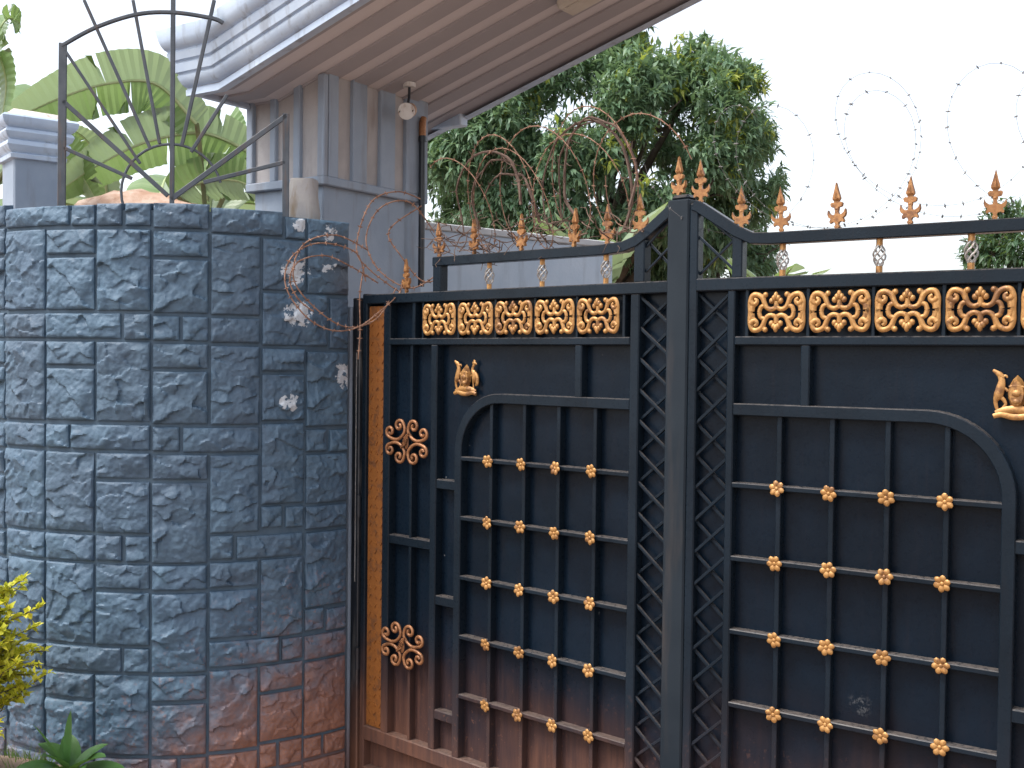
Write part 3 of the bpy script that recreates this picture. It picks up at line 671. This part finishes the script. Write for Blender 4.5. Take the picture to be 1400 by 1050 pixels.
# ------------------------------------------------------------------ sunburst grille on the wall
gx = Vector((.9471, .12, 0)).normalized(); gl = Vector((-1.9653, 4.78, 0))
gr = thing('sunburst_grille', 'grey iron sunburst grille standing on the curved stone wall', 'grille', (gl.x, gl.y, 2.53), math.atan2(gx.y, gx.x))
def gb(nm, a, b, w=.014): return obj(nm, G().bar((a[0], 0, a[1] - 2.53), (b[0], 0, b[1] - 2.53), w, .012), MIRON, gr, bevel=.002)
gb('post', (0, 2.50), (.005, 3.275), .034); gb('post', (.957, 2.45), (.955, 3.008), .030)
for a, b, w in (((.009, 2.823), (.296, 2.699), .016), ((.005, 3.025), (.449, 2.628), .020), ((.012, 3.245), (.33, 2.765), .013), ((.092, 3.464), (.372, 2.833), .014), ((.297, 3.474), (.412, 2.855), .014), ((.467, 3.56), (.465, 2.52), .020), ((.642, 3.492), (.506, 2.85), .016), ((.70, 3.08), (.546, 2.823), .015), ((.958, 3.0), (.46, 2.613), .022), ((.953, 2.793), (.60, 2.692), .018)): gb('spoke', a, b, w)
g = G(); q = crom([(.0, 3.262), (.138, 3.346), (.31, 3.412), (.468, 3.429), (.633, 3.412), (.68, 3.394)], 6); g.tube([(p.x, 0, p.z - 2.53) for p in q], .010, 6); obj('arch_bar', g, MIRON, gr, smooth=40)
g = G(); g.tube([(.465 + .215 * math.cos(t), 0, 2.64 + .215 * math.sin(t) - 2.53) for t in [math.pi + .5 - i * (math.pi + .25) / 20 for i in range(21)]], .006, 6); obj('inner_arch', g, MIRON, gr, smooth=40)

# ------------------------------------------------------------------ small pillar behind the wall
sp = thing('capped_pillar', 'short blue-grey pillar with white moulded cap and mortar crown behind the stone wall', 'pillar', (-2.60, 5.72, 0), R(38))
obj('shaft', G().box(0, .24, 0, .24, -.05, 2.96), MPLAST, sp, bevel=.008)
pr = [(0, 2.94), (.018, 2.945), (.022, 2.965), (.012, 2.972), (.028, 2.985), (.040, 3.01), (.036, 3.03), (.026, 3.038), (.042, 3.05), (.052, 3.075), (.044, 3.09), (.036, 3.096), (.052, 3.105), (.066, 3.125), (.070, 3.15), (.058, 3.162), (0, 3.165)]
g = G(); vs = []
for o_, z in pr: vs += [(-o_, -o_, z), (.24 + o_, -o_, z), (.24 + o_, .24 + o_, z), (-o_, .24 + o_, z)]
g.add(vs, [(i * 4 + k, i * 4 + (k + 1) % 4, i * 4 + 4 + (k + 1) % 4, i * 4 + 4 + k) for i in range(len(pr) - 1) for k in range(4)])
obj('moulded_cap', g, MFASC, sp, smooth=35)
g = G(); vs = [(-.05, -.05, 3.155), (.29, -.05, 3.155), (.29, .29, 3.155), (-.05, .29, 3.155), (.0, .0, 3.20), (.24, .0, 3.195), (.24, .24, 3.20), (0, .24, 3.205), (.1, .1, 3.215), (.15, .12, 3.215), (.14, .15, 3.22), (.1, .15, 3.21)]
g.add(vs, [(i * 4 + k, i * 4 + (k + 1) % 4, i * 4 + 4 + (k + 1) % 4, i * 4 + 4 + k) for i in range(2) for k in range(4)] + [(8, 9, 10, 11)])
obj('mortar_crown', g, MCAP, sp, smooth=60)
# weathered coping of a low wall further back
lw = thing('low_garden_wall', 'low wall with weathered brown coping behind the grille', 'wall', (-2.42, 6.2, 0), R(-6))
obj('wall_body', G().box(0, .55, 0, .18, -.05, 2.76), MPLAST, lw, bevel=.01)
g = G(); vs = []; rr = random.Random(9)
for i in range(13):
    u = -.04 + .66 * i / 12; hgt = .085 * math.sin(math.pi * min(1, (i + 1.5) / 13)) + rr.uniform(-.008, .008)
    vs += [(u, -.05, 2.755), (u, .01, 2.775 + hgt * .7), (u, .10, 2.785 + hgt), (u, .23, 2.755)]
g.add(vs, [(i * 4 + k, i * 4 + k + 1, i * 4 + 5 + k, i * 4 + 4 + k) for i in range(12) for k in range(3)] + [(0, 1, 2, 3), (48, 49, 50, 51)])
obj('coping', g, MRUSTC, lw, smooth=50)
# compound wall seen through the crest
bw = thing('compound_wall', 'pale blue plastered wall with light coping behind the left gate crest', 'wall', (-.5157, 6.6, 0), math.atan2(1.0, 1.202))
Lw = math.hypot(1.0, 1.202)
obj('wall_body', G().box(-1.0, Lw, 0, .2, -.05, 2.70), MBW, bw, bevel=.004)
obj('coping', G().box(-1.0, Lw + .01, -.012, .212, 2.70, 2.745), MBWC, bw, bevel=.006)

# ------------------------------------------------------------------ razor wire
def wire_thing(name, label, paths, mw, rw=.0016, step=.045, barb=.011):
    t = thing(name, label, 'razor wire', (0, 0, 0))
    gw = G(); gb_ = G(); rr = random.Random(len(name) + int(abs(paths[0][0][0]) * 1000))
    for P in paths:
        q = crom(P, 8) if len(P) < 60 else [Vector(p) for p in P]
        gw.tube(q, rw, 5, up=Vector((.31, .22, .93)))
        acc = 0
        for a, b in zip(q[:-1], q[1:]):
            d = (b - a).length; acc += d
            if acc > step:
                acc = rr.uniform(-.008, .008); tn = (b - a).normalized()
                for k in range(2):
                    ax = Vector((rr.gauss(0, 1), rr.gauss(0, 1), rr.gauss(0, 1))); ax = (ax - tn * ax.dot(tn) * .7).normalized()
                    s1 = ax.cross(tn); s1.normalize(); s2 = ax.cross(s1)
                    L_ = barb * rr.uniform(.8, 1.3); w_ = barb * .30
                    gb_.add([a + ax * L_, a - ax * L_, a + s1 * w_, a - s1 * w_, a + s2 * w_, a - s2 * w_], [(0, 2, 4), (0, 4, 3), (0, 3, 5), (0, 5, 2), (1, 4, 2), (1, 3, 4), (1, 5, 3), (1, 2, 5)])
    obj('wire_strand', gw, mw, t, smooth=60); o = obj('barbs', gb_, mw, t); o['kind'] = 'stuff'
    return t
def coil(P, ax, u0, u1, zc, r, loops, ph, sx, seed, yoff=0.03, zend=None, lean=.10):
    """flat-wrap concertina: overlapping rings lying along the gate line, each leaning a little out of it"""
    rr = random.Random(seed); pts = []; n = int(loops * 30)
    ax = Vector(ax); nn = Vector((-ax.y, ax.x, 0)); j = [rr.uniform(.72, 1.15) for _ in range(int(loops) + 3)]; jz = [rr.uniform(-.05, .05) for _ in range(int(loops) + 3)]
    for i in range(n + 1):
        t = i / n; th = ph + t * loops * 2 * math.pi; k = t * loops; a_, b_ = int(k), int(k) + 1
        rr_ = r * lerp(j[a_], j[b_], k % 1); zc_ = (lerp(zc, zend, t) if zend else zc) + lerp(jz[a_], jz[b_], k % 1)
        u = lerp(u0, u1, t) + rr_ * .92 * math.cos(th)
        p = Vector(P) + ax * (sx * u) + nn * (yoff + lean * math.cos(th + .8) + .03 * math.sin(th * .5 + seed)); p.z = zc_ + rr_ * math.sin(th)
        pts.append(p)
    return pts
DLv = (math.cos(AL), math.sin(AL), 0); DRv = (math.cos(AR), math.sin(AR), 0)
PLs = (.6226, 3.832, 0); PRs = (.6184, 3.8061, 0)
wire_thing('razor_wire_coil', 'grey razor wire coil looped against the sky above the gate', [coil(PRs, DRv, .02, 1.75, 2.59, .225, 5.1, 2.9, 1, 3), coil(PRs, DRv, .12, 1.6, 2.575, .20, 3.2, .9, 1, 8)], MWIRE, .0007, .042, .0092)
wire_thing('razor_wire_coil', 'rusty razor wire coil tangled with dry stems over the gate', [coil(PLs, DLv, 1.22, .18, 2.56, .20, 4.3, 1.2, -1, 5, zend=2.64), coil(PLs, DLv, 1.1, .3, 2.54, .19, 2.4, 3.9, -1, 6, zend=2.60)], MRUST, .0020, .04, .010)
wire_thing('razor_wire_coil', 'rusty razor wire loop hanging over the stone wall end', [
    [(-.425, 5.0, 2.651), (-.523, 4.98, 2.68), (-.628, 4.95, 2.642), (-.683, 4.93, 2.53), (-.698, 4.9, 2.397), (-.642, 4.9, 2.322), (-.562, 4.92, 2.26), (-.5, 4.9, 2.22)],
    [(-.651, 4.85, 2.264), (-.687, 4.8, 2.384), (-.816, 4.68, 2.414), (-.913, 4.62, 2.367), (-.954, 4.6, 2.282), (-.938, 4.6, 2.191), (-.858, 4.62, 2.088), (-.763, 4.68, 2.042), (-.667, 4.75, 2.06), (-.581, 4.82, 2.134), (-.506, 4.86, 2.211), (-.494, 4.9, 2.269)],
    [(-.60, 4.88, 2.26), (-.70, 4.76, 2.32), (-.80, 4.68, 2.36), (-.90, 4.62, 2.33), (-.935, 4.6, 2.25), (-.90, 4.61, 2.17), (-.84, 4.63, 2.12)],
    [(-.42, 5.0, 2.62), (-.56, 4.94, 2.50), (-.50, 4.92, 2.38), (-.40, 4.9, 2.27), (-.30, 4.9, 2.30)],
    [(-.52, 4.9, 2.24), (-.60, 4.84, 2.10), (-.72, 4.74, 2.06), (-.84, 4.64, 2.14), (-.92, 4.60, 2.26), (-.88, 4.61, 2.40), (-.76, 4.70, 2.45), (-.64, 4.82, 2.40)],
    [(-.36, 5.0, 2.5), (-.47, 4.96, 2.63), (-.60, 4.94, 2.60), (-.66, 4.92, 2.46), (-.60, 4.9, 2.32), (-.46, 4.9, 2.24), (-.34, 4.9, 2.30)],
    [(-.66, 4.86, 2.33), (-.675, 4.84, 2.2), (-.672, 4.84, 2.05), (-.68, 4.84, 1.92)]], MRUST, .0032, .034, .012)
# dry creeper stems wound into the coil
dv_ = thing('dry_creeper', 'dead brown creeper stems wound through the rusty wire on the gate', 'vine', (0, 0, 0))
rr = random.Random(12)
for k, (u_, r_, z_, ph_, lo_) in enumerate(((1.02, .20, 2.56, 3.3, -.62), (.98, .21, 2.57, -.5, .66), (.93, .19, 2.55, 3.4, -.5), (.55, .22, 2.60, 3.9, -.75), (.50, .215, 2.61, 3.7, -.70), (.48, .21, 2.6, -.9, .45))):
    P = coil(PLs, DLv, u_, u_ - .06, z_, r_, 1.0, ph_, -1, 20 + k, lean=.05)
    P = P[:max(8, int(len(P) * abs(lo_)))] if lo_ > 0 else P[::-1][:max(8, int(len(P) * abs(lo_)))]
    q = [p + Vector((rr.gauss(0, .009), rr.gauss(0, .009), rr.gauss(0, .009))) for p in P][::2]
    g = G(); g.tube(crom(q, 2), rads(len(crom(q, 2)), rr.uniform(.0045, .0075), .003), 5, up=Vector((.3, .2, .9)))
    for p in q[1:-1]:
        for _ in range(2):
            e = Vector((rr.gauss(0, 1), rr.gauss(0, 1), rr.gauss(0, 1))).normalized() * rr.uniform(.02, .05)
            g.tube([p, p + e * .5 + Vector((0, 0, -.004)), p + e], [.0022, .0018, .001], 4, up=Vector((.3, .2, .9)))
    obj('stem', g, MVINE, dv_, smooth=60)
g = G()
for k in range(90):
    u = rr.uniform(.2, 1.3); p = Vector(PLs) + Vector(DLv) * -u + Vector((rr.gauss(0, .02), rr.gauss(0, .02) + .01, 2.375 + abs(rr.gauss(0, .05))))
    q = [p]; d = Vector((rr.gauss(0, 1), rr.gauss(0, 1), rr.gauss(0, .5))).normalized()
    for i in range(4): d = (d + Vector((rr.gauss(0, .5), rr.gauss(0, .5), rr.gauss(0, .4)))).normalized(); q.append(q[-1] + d * rr.uniform(.02, .05))
    g.tube(q, rads(5, .0028, .0012), 4, up=Vector((.3, .2, .9)))
o = obj('twigs', g, MVINE, dv_); o['kind'] = 'stuff'

# ------------------------------------------------------------------ trees
def leaf_arrays(cs, dirs, lens, wids, ups):
    """lanceolate leaves: 6 verts, 4 faces each, folded at the midrib and drooping"""
    n = len(cs); d = dirs / np.linalg.norm(dirs, axis=1, keepdims=True)
    s = np.cross(d, ups); s /= (np.linalg.norm(s, axis=1, keepdims=True) + 1e-9); nn = np.cross(s, d)
    L = lens[:, None]; W = wids[:, None]
    p0 = cs; m1 = cs + d * L * .45 + nn * L * .03; p1 = cs + d * L - nn * L * .16
    a = m1 + s * W + nn * W * .3; b = m1 - s * W + nn * W * .3
    V = np.stack([p0, a, m1, b, p1], 1).reshape(-1, 3)
    base = (np.arange(n) * 5)[:, None]
    F = np.concatenate([base + np.array([[0, 1, 2]]), base + np.array([[0, 2, 3]]), base + np.array([[1, 4, 2]]), base + np.array([[2, 4, 3]])], 1).reshape(-1, 3)
    return V, F
def np_mesh(name, V, F, mat):
    me = bpy.data.meshes.new(name); k = F.shape[1]
    me.vertices.add(len(V)); me.vertices.foreach_set('co', V.astype(np.float32).ravel())
    me.loops.add(F.size); me.loops.foreach_set('vertex_index', F.astype(np.int32).ravel())
    me.polygons.add(len(F)); me.polygons.foreach_set('loop_start', np.arange(0, F.size, k, dtype=np.int32))
    me.polygons.foreach_set('loop_total', np.full(len(F), k, dtype=np.int32)); me.update(calc_edges=True); me.validate(); me.materials.append(mat)
    return me
def foliage(c, rad, nros, per, ll, seed, lump=.3, young=.0, hollow=.55):
    rs = np.random.RandomState(seed); c = np.array(c); rad = np.array(rad)
    lob = rs.randn(26, 3); lob /= np.linalg.norm(lob, axis=1, keepdims=True); amp = rs.uniform(.0, lump, 26)
    d = rs.randn(nros * 3, 3); d /= np.linalg.norm(d, axis=1, keepdims=True)
    bulge = 1 + (amp * np.clip((d @ lob.T - .72) / .28, 0, 1)).max(1) - .12
    r = np.power(rs.rand(len(d)), .33); r = hollow + (1 - hollow) * r
    P = c + d * rad * (bulge * r)[:, None]
    # clumps: keep rosettes in lumps so that gaps open between them
    cl = c + (lambda q: q / np.linalg.norm(q, axis=1, keepdims=True) * rs.uniform(.5, 1.05, (len(q), 1)))(rs.randn(150, 3)) * rad
    dist = np.sqrt(((P[:, None, :] - cl[None]) ** 2).sum(-1)).min(1)
    order = np.argsort(dist + rs.rand(len(d)) * .25 * rad.mean() * .35); P = P[order[:nros]]; d = d[order[:nros]]
    isy = rs.rand(nros) < young * np.clip(.4 + d[:, 2] * .8 + d[:, 0] * .4, 0, 1.5)
    out = []
    for sel in (~isy, isy):
        Q = P[sel]; dd = d[sel]
        if len(Q) == 0: out.append(None); continue
        cs = np.repeat(Q, per, 0); od = np.repeat(dd, per, 0); n = len(cs)
        v = rs.randn(n, 3) * .75 + od * .55 + np.array([0, 0, -.38])
        ups = np.tile(np.array([0, 0, 1.0]), (n, 1)) + rs.randn(n, 3) * .25
        L = ll * rs.uniform(.7, 1.25, n); cs = cs + rs.randn(n, 3) * ll * .22
        out.append(leaf_arrays(cs, v, L, L * rs.uniform(.12, .17, n), ups))
    return out, P
def tree(name, label, base, c, rad, nros, per, ll, seed, ml, my, young, trunk_r=.16, lump=.3, hollow=.55):
    t = thing(name, label, 'tree', base); b = Vector(base); cl = Vector(c) - b
    out, P = foliage(cl, rad, nros, per, ll, seed, lump, young, hollow)
    link('crown', np_mesh('crown', *out[0], ml), t)
    if out[1] is not None: link('young_leaves', np_mesh('young_leaves', *out[1], my), t)
    rr = random.Random(seed); fork = Vector((cl.x * .3, cl.y * .3, max(.8, cl.z - rad[2] * 1.05)))
    q = crom([(0, 0, -.1), tuple(fork * .5 + Vector((.05, .03, 0))), tuple(fork)], 5)
    obj('trunk', G().tube(q, rads(len(q), trunk_r, trunk_r * .7), 9, up=Vector((1, 0, 0))), MBARK, t, smooth=60)
    for k in range(9):
        e = Vector(P[rr.randrange(len(P))]); mid = fork.lerp(e, .45) + Vector((rr.gauss(0, .12), rr.gauss(0, .12), .2))
        q = crom([tuple(fork), tuple(mid), tuple(e)], 6)
        g = G().tube(q, rads(len(q), trunk_r * .45, .012), 6, up=Vector((.9, .1, .1)))
        for j in range(5):
            s_ = q[rr.randrange(5, len(q))]; e2 = s_ + Vector((rr.gauss(0, .22), rr.gauss(0, .22), rr.gauss(.05, .18)))
            g.tube([s_, s_.lerp(e2, .5) + Vector((0, 0, .06)), e2], [.02, .013, .005], 5, up=Vector((.9, .1, .1)))
        obj('limb', g, MBARK, t, smooth=60)
    return t
tree('mango_tree', 'large mango tree with dense glossy leaves behind the gate', (.9, 12.6, 0), (.80, 12.2, 4.15), (2.22, 1.7, 1.84), 7800, 13, .122, 5, MMANGO, MMANGOY, .13, .2, .22, .35)
tree('garden_tree', 'dark green tree half seen beyond the far end of the gate', (8.3, 16.5, 0), (8.1, 16.2, 3.55), (1.35, 1.3, 1.0), 900, 12, .17, 8, MTREE2, MTREE2, 0, .14, .25)
tree('garden_tree', 'small pale tree behind the sunburst grille and banana leaves', (-3.4, 13.0, 0), (-3.25, 12.8, 3.3), (.75, .8, .75), 260, 10, .15, 15, MTREE2, MTREE2, 0, .08, .3)
tree('garden_tree', 'low bushy tree behind the pointed middle of the gate', (2.5, 13.6, 0), (2.48, 13.5, 3.0), (.80, .8, .85), 520, 12, .13, 19, MMANGO, MTREE2, 0, .12, .3)

# ------------------------------------------------------------------ banana plants: every blade is a part
def banana_blade(length, width, e0, e1, seed, tear=.5):
    rr = random.Random(seed); n = 34; g = G(); rib = []; p = Vector((0, 0, 0)); ang = e0
    for i in range(n + 1):
        rib.append((p.copy(), ang)); t = i / n; ang = lerp(e0, e1, t ** 1.2)
        p = p + Vector((math.cos(ang), 0, math.sin(ang))) * (length / n)
    for sd in (1, -1):
        grp = 0; left = rr.randint(3, 8); dro = rr.uniform(-.10, .25); cur = []
        prev = None
        for i in range(2, n + 1):
            t = (i - 2) / (n - 2); w = width * (max(0, math.sin(math.pi * min(1, t * .9 + .10))) ** .55) * (1 if t < .93 else (1 - t) / .07 * .8 + .2)
            c, a = rib[i]; up = Vector((-math.sin(a), 0, math.cos(a)))
            fold = .30 - dro
            inn = c; mid = c + Vector((0, sd * w * .55, 0)) + up * w * .55 * fold; out = c + Vector((.02, sd * w, 0)) + up * w * (fold - .32) + Vector((math.cos(a), 0, math.sin(a))) * .08
            if prev is not None:
                g.add([prev[0], inn, mid, prev[1], out, prev[2]], [(0, 1, 2, 3), (3, 2, 4, 5)])
            prev = (inn, mid, out); left -= 1
            if left <= 0:
                left = rr.randint(3, 9)
                if rr.random() < tear:
                    dro = rr.uniform(-.10, .35); fold = .30 - dro; k = .35
                    mid2 = c + Vector((0, sd * w * .55, 0)) + up * w * .55 * fold + Vector((math.cos(a), 0, math.sin(a))) * .01
                    out2 = c + Vector((.02, sd * w * .97, 0)) + up * w * (fold - .32) + Vector((math.cos(a), 0, math.sin(a))) * rr.uniform(.09, .13)
                    prev = (inn, mid2, out2)
    r = G(); q = [a for a, _ in rib]; r.tube(q, rads(len(q), .020, .004), 6, up=Vector((0, 1, 0)))
    return g, r
def blade_along(pts, width, side, seed, tear=.5):
    """a blade hung along a given midrib; side = across-leaf direction"""
    rr = random.Random(seed); q = crom(pts, 14); n = len(q); g = G()
    for sd in (1, -1):
        prev = None; left = rr.randint(6, 14); off = rr.uniform(-.06, .06)
        for i in range(n):
            t = i / (n - 1); w = width * (max(0.02, math.sin(math.pi * min(1, t * .86 + .14))) ** .5)
            tn = (q[min(i + 1, n - 1)] - q[max(i - 1, 0)]).normalized(); sv = Vector(side); sv = (sv - tn * sv.dot(tn)).normalized(); nn = tn.cross(sv)
            P = lambda k, o: q[i] + sv * (sd * w * k) + nn * (w * (.22 * k - .30 * k * k) + (o + (.035 if i % 2 else -.035)) * k * w) + tn * (.10 * k * w)
            cur = (q[i], P(.5, off), P(1.0, off))
            if prev: g.add([prev[0], cur[0], cur[1], prev[1], cur[2], prev[2]], [(0, 1, 2, 3), (3, 2, 4, 5)])
            prev = cur; left -= 1
            if left <= 0:
                left = rr.randint(6, 16)
                if rr.random() < tear: off = rr.uniform(-.22, .22); prev = (q[i], P(.5, off) + tn * .008, P(1.0, off) + tn * rr.uniform(.02, .10))
    r = G().tube(q, rads(n, .014, .003), 6, up=Vector(side)); return g, r
def banana(label, base, hgt, blades, seed, hung=()):
    t = thing('banana_plant', label, 'banana plant', base, 0, 'banana plants in the compound')
    q = [(0, 0, -.05), (.02, .01, hgt * .5), (0, 0, hgt)]
    obj('stem', G().tube(crom(q, 4), rads(9, .11, .06), 9, up=Vector((1, 0, 0))), MBANST, t, smooth=60)
    for k, (az, e0, e1, L, W) in enumerate(blades):
        g, r = banana_blade(L, W, R(e0), R(e1), seed * 50 + k)
        me = mesh(G(), MBAN); me2 = bpy.data.meshes.new('blade'); me2.from_pydata(g.v, [], g.f); me2.materials.append(MBAN)
        me2.polygons.foreach_set('use_smooth', [True] * len(me2.polygons))
        b = link('leaf_blade', me2, t, loc=(0, 0, hgt - .05), rot=(0, 0, R(az)))
        obj('midrib', r, MRIB, b, smooth=60)
    for k, (pts, W, side, tear) in enumerate(hung):
        pts = [(0, 0, hgt - .05)] + [tuple(Vector(p) - Vector(base)) for p in pts]; pet = [Vector(pts[0]), Vector(pts[0]).lerp(Vector(pts[1]), .6) + Vector((0, 0, .06)), Vector(pts[1])]
        g, r = blade_along(pts[1:], W, side, seed * 70 + k, tear)
        me2 = bpy.data.meshes.new('blade'); me2.from_pydata(g.v, [], g.f); me2.materials.append(MBAN); me2.polygons.foreach_set('use_smooth', [True] * len(me2.polygons))
        b = link('leaf_blade', me2, t); obj('midrib', r, MRIB, b, smooth=60)
        obj('petiole', G().tube(crom(pet, 4), .017, 6, up=Vector((.2, .9, .3))), MBANST, b, smooth=60)
    return t
banana('banana plant with broad pale arching leaves behind the sunburst grille', (-2.05, 7.35, 0), 2.80, [(95, 70, -5, 1.3, .25), (50, 60, -20, 1.2, .25)], 3, [
    ([(-2.02, 7.0, 3.40), (-2.24, 6.9, 3.62), (-2.5, 6.8, 3.60), (-2.77, 6.7, 3.48), (-3.06, 6.6, 3.30)], .20, (.1, -.45, .9), .6),
    ([(-1.71, 7.2, 3.25), (-2.0, 7.1, 3.36), (-2.34, 7.0, 3.28), (-2.63, 6.9, 3.10), (-2.86, 6.8, 2.90)], .19, (.15, -.5, .85), .7),
    ([(-2.25, 7.3, 2.98), (-2.05, 7.2, 3.06), (-1.76, 7.1, 3.05), (-1.5, 7.0, 2.88)], .17, (0, -.6, .8), .5),
    ([(-2.10, 7.5, 3.10), (-2.05, 7.5, 3.38), (-1.93, 7.4, 3.48), (-1.80, 7.3, 3.36)], .15, (.8, -.5, .3), .6)])
banana('banana plant with torn leaves filling the gap above the capped pillar', (-3.3, 6.9, 0), 2.95, [(90, 70, 10, 1.4, .28), (160, 55, -20, 1.4, .28)], 4, [
    ([(-3.02, 6.2, 3.40), (-2.95, 6.2, 3.62), (-2.86, 6.2, 3.80), (-2.78, 6.2, 3.78)], .13, (.8, -.5, .2), .6),
    ([(-3.08, 6.3, 3.72), (-2.93, 6.2, 3.66), (-2.86, 6.2, 3.45), (-2.90, 6.2, 3.18)], .12, (.8, -.5, .2), .6),
    ([(-3.1, 6.9, 3.1), (-2.9, 6.9, 3.2), (-2.75, 6.9, 3.1), (-2.62, 6.9, 2.9)], .18, (.3, -.6, .7), .5)])
banana('banana plant with shaded folded leaves deep behind the pale arching ones', (-2.75, 8.4, 0), 2.75, [(180, 60, -15, 1.5, .28), (0, 55, -35, 1.2, .28), (220, 40, -30, 1.4, .3), (100, 66, 0, 1.3, .28), (-30, 40, -50, 1.1, .26)], 5, [
    ([(-2.80, 7.6, 2.96), (-2.80, 7.5, 3.18), (-2.88, 7.4, 3.37), (-3.0, 7.3, 3.45)], .13, (.9, -.4, .1), .6)])
banana('young banana plant with upright leaves over the end of the pale compound wall', (.72, 9.3, 0), 2.45, [(200, 70, 30, .85, .17), (-20, 75, 35, .95, .19), (-90, 60, 10, .8, .17), (90, 65, 20, .8, .16), (160, 78, 50, .8, .17)], 6)
banana('young banana plant peeping over the pale compound wall near the pillar', (-.32, 9.1, 0), 2.5, [(20, 70, 20, .75, .15), (150, 72, 30, .7, .15), (-80, 66, 20, .65, .14)], 9)
banana('young banana plant behind the crest bar past the gate middle', (1.93, 8.2, 0), 2.3, [(200, 70, 30, .5, .15), (-10, 66, 20, .5, .15), (-80, 66, 20, .5, .15), (100, 60, 10, .5, .15)], 7)

# ------------------------------------------------------------------ planting at the foot of the wall
sh = thing('golden_shrub', 'bright yellow-green leafy shrub against the curved stone wall', 'shrub', (-2.10, 4.21, .40))
rs = np.random.RandomState(2); rr = random.Random(2); cs, ds, ln = [], [], []
for k in range(230):
    az = rr.uniform(0, 6.28); el = rr.uniform(.1, 1.45); L = rr.uniform(.12, .30); p = Vector((rr.gauss(0, .05), rr.gauss(0, .05), rr.uniform(.10, .50)))
    d = Vector((math.cos(az) * math.cos(el), math.sin(az) * math.cos(el) * .8, math.sin(el)))
    q = [p + d * L * i / 6 + Vector((rr.gauss(0, .005), rr.gauss(0, .005), -.03 * (i / 6) ** 2)) for i in range(7)]
    obj('twig', G().tube(q, rads(7, .004, .0015), 4, up=Vector((.3, .8, .4))), MBARK, sh)
    for i in range(2, 7):
        for _ in range(9):
            a = q[i - 1].lerp(q[i], rr.random()); v = d * .7 + Vector((rr.gauss(0, .6), rr.gauss(0, .6), rr.gauss(.15, .5)))
            cs.append(a[:]); ds.append(v[:]); ln.append(rr.uniform(.024, .042))
cs, ds, ln = np.array(cs), np.array(ds), np.array(ln)
link('foliage', np_mesh('foliage', *leaf_arrays(cs, ds, ln, ln * .27, np.tile([0, 0, 1.], (len(cs), 1)) + rs.randn(len(cs), 3) * .4), MDUR), sh)
def broad_leaf(L, W, e0, e1, seed):
    g = G(); n = 9; p = Vector((0, 0, 0)); vs = []
    for i in range(n + 1):
        t = i / n; a = lerp(e0, e1, t); w = W * (math.sin(math.pi * (t * .92 + .05)) ** .8 if t < 1 else .02)
        if t < .18: w *= t / .18 * .9 + .1
        up = Vector((-math.sin(a), 0, math.cos(a)))
        vs += [p + Vector((0, w, 0)) + up * w * .25, p + Vector((0, w * .5, 0)) + up * w * .05, p, p + Vector((0, -w * .5, 0)) + up * w * .05, p + Vector((0, -w, 0)) + up * w * .25]
        p = p + Vector((math.cos(a), 0, math.sin(a))) * L / n
    g.add(vs, [(i * 5 + k, i * 5 + k + 1, i * 5 + 6 + k, i * 5 + 5 + k) for i in range(n) for k in range(4)]); return g
bp = thing('broadleaf_plant', 'low green plant with broad pointed leaves at the foot of the stone wall', 'plant', (-1.76, 4.36, .235))
for k, (az, e0, e1, L, W) in enumerate(((60, 88, 84, .26, .024), (-15, 50, 5, .21, .054), (-60, 45, -15, .22, .055), (160, 55, 0, .22, .044), (200, 40, -20, .22, .05), (-110, 50, -10, .20, .05), (30, 55, 15, .19, .044), (120, 60, 20, .2, .04), (-35, 22, -22, .26, .055), (235, 62, 20, .18, .042), (5, 25, -20, .24, .05), (180, 60, 48, .26, .010))):
    g = broad_leaf(L, W, R(e0), R(e1), k); o = obj('leaf', g, MPLANT, bp, smooth=70, loc=(rr.gauss(0, .008), rr.gauss(0, .008), 0), rot=(0, 0, R(az)))
obj('crown_stem', G().tube([(0, 0, -.06), (0, 0, .04)], [.018, .01], 7, up=Vector((1, 0, 0))), MPLANT, bp, smooth=60)
# grass tufts on the bed
V, F = [], []
rs = np.random.RandomState(4)
for k in range(5200):
    x = rs.uniform(-3.4, -1.66); y = rs.uniform(3.5, 4.62)
    if math.hypot(x - WCX, y - WCY) < WR + .01 or rs.rand() > .25 + .75 * (vnoise(np.array([x * 5]), np.array([y * 5]))[0] > .5): continue
    z = bedz(x, y) - .005; h = rs.uniform(.02, .075); a = rs.uniform(0, 6.28); w = .0022; lx, ly = rs.randn(2) * h * .5; b = len(V)
    V += [(x - w * math.cos(a), y - w * math.sin(a), z), (x + w * math.cos(a), y + w * math.sin(a), z), (x + lx, y + ly, z + h)]; F.append((b, b + 1, b + 2))
o = link('grass', np_mesh('grass', np.array(V), np.array(F), MGRASS)); tag(o, 'short sparse grass on the red soil bed', 'grass', kind='stuff')
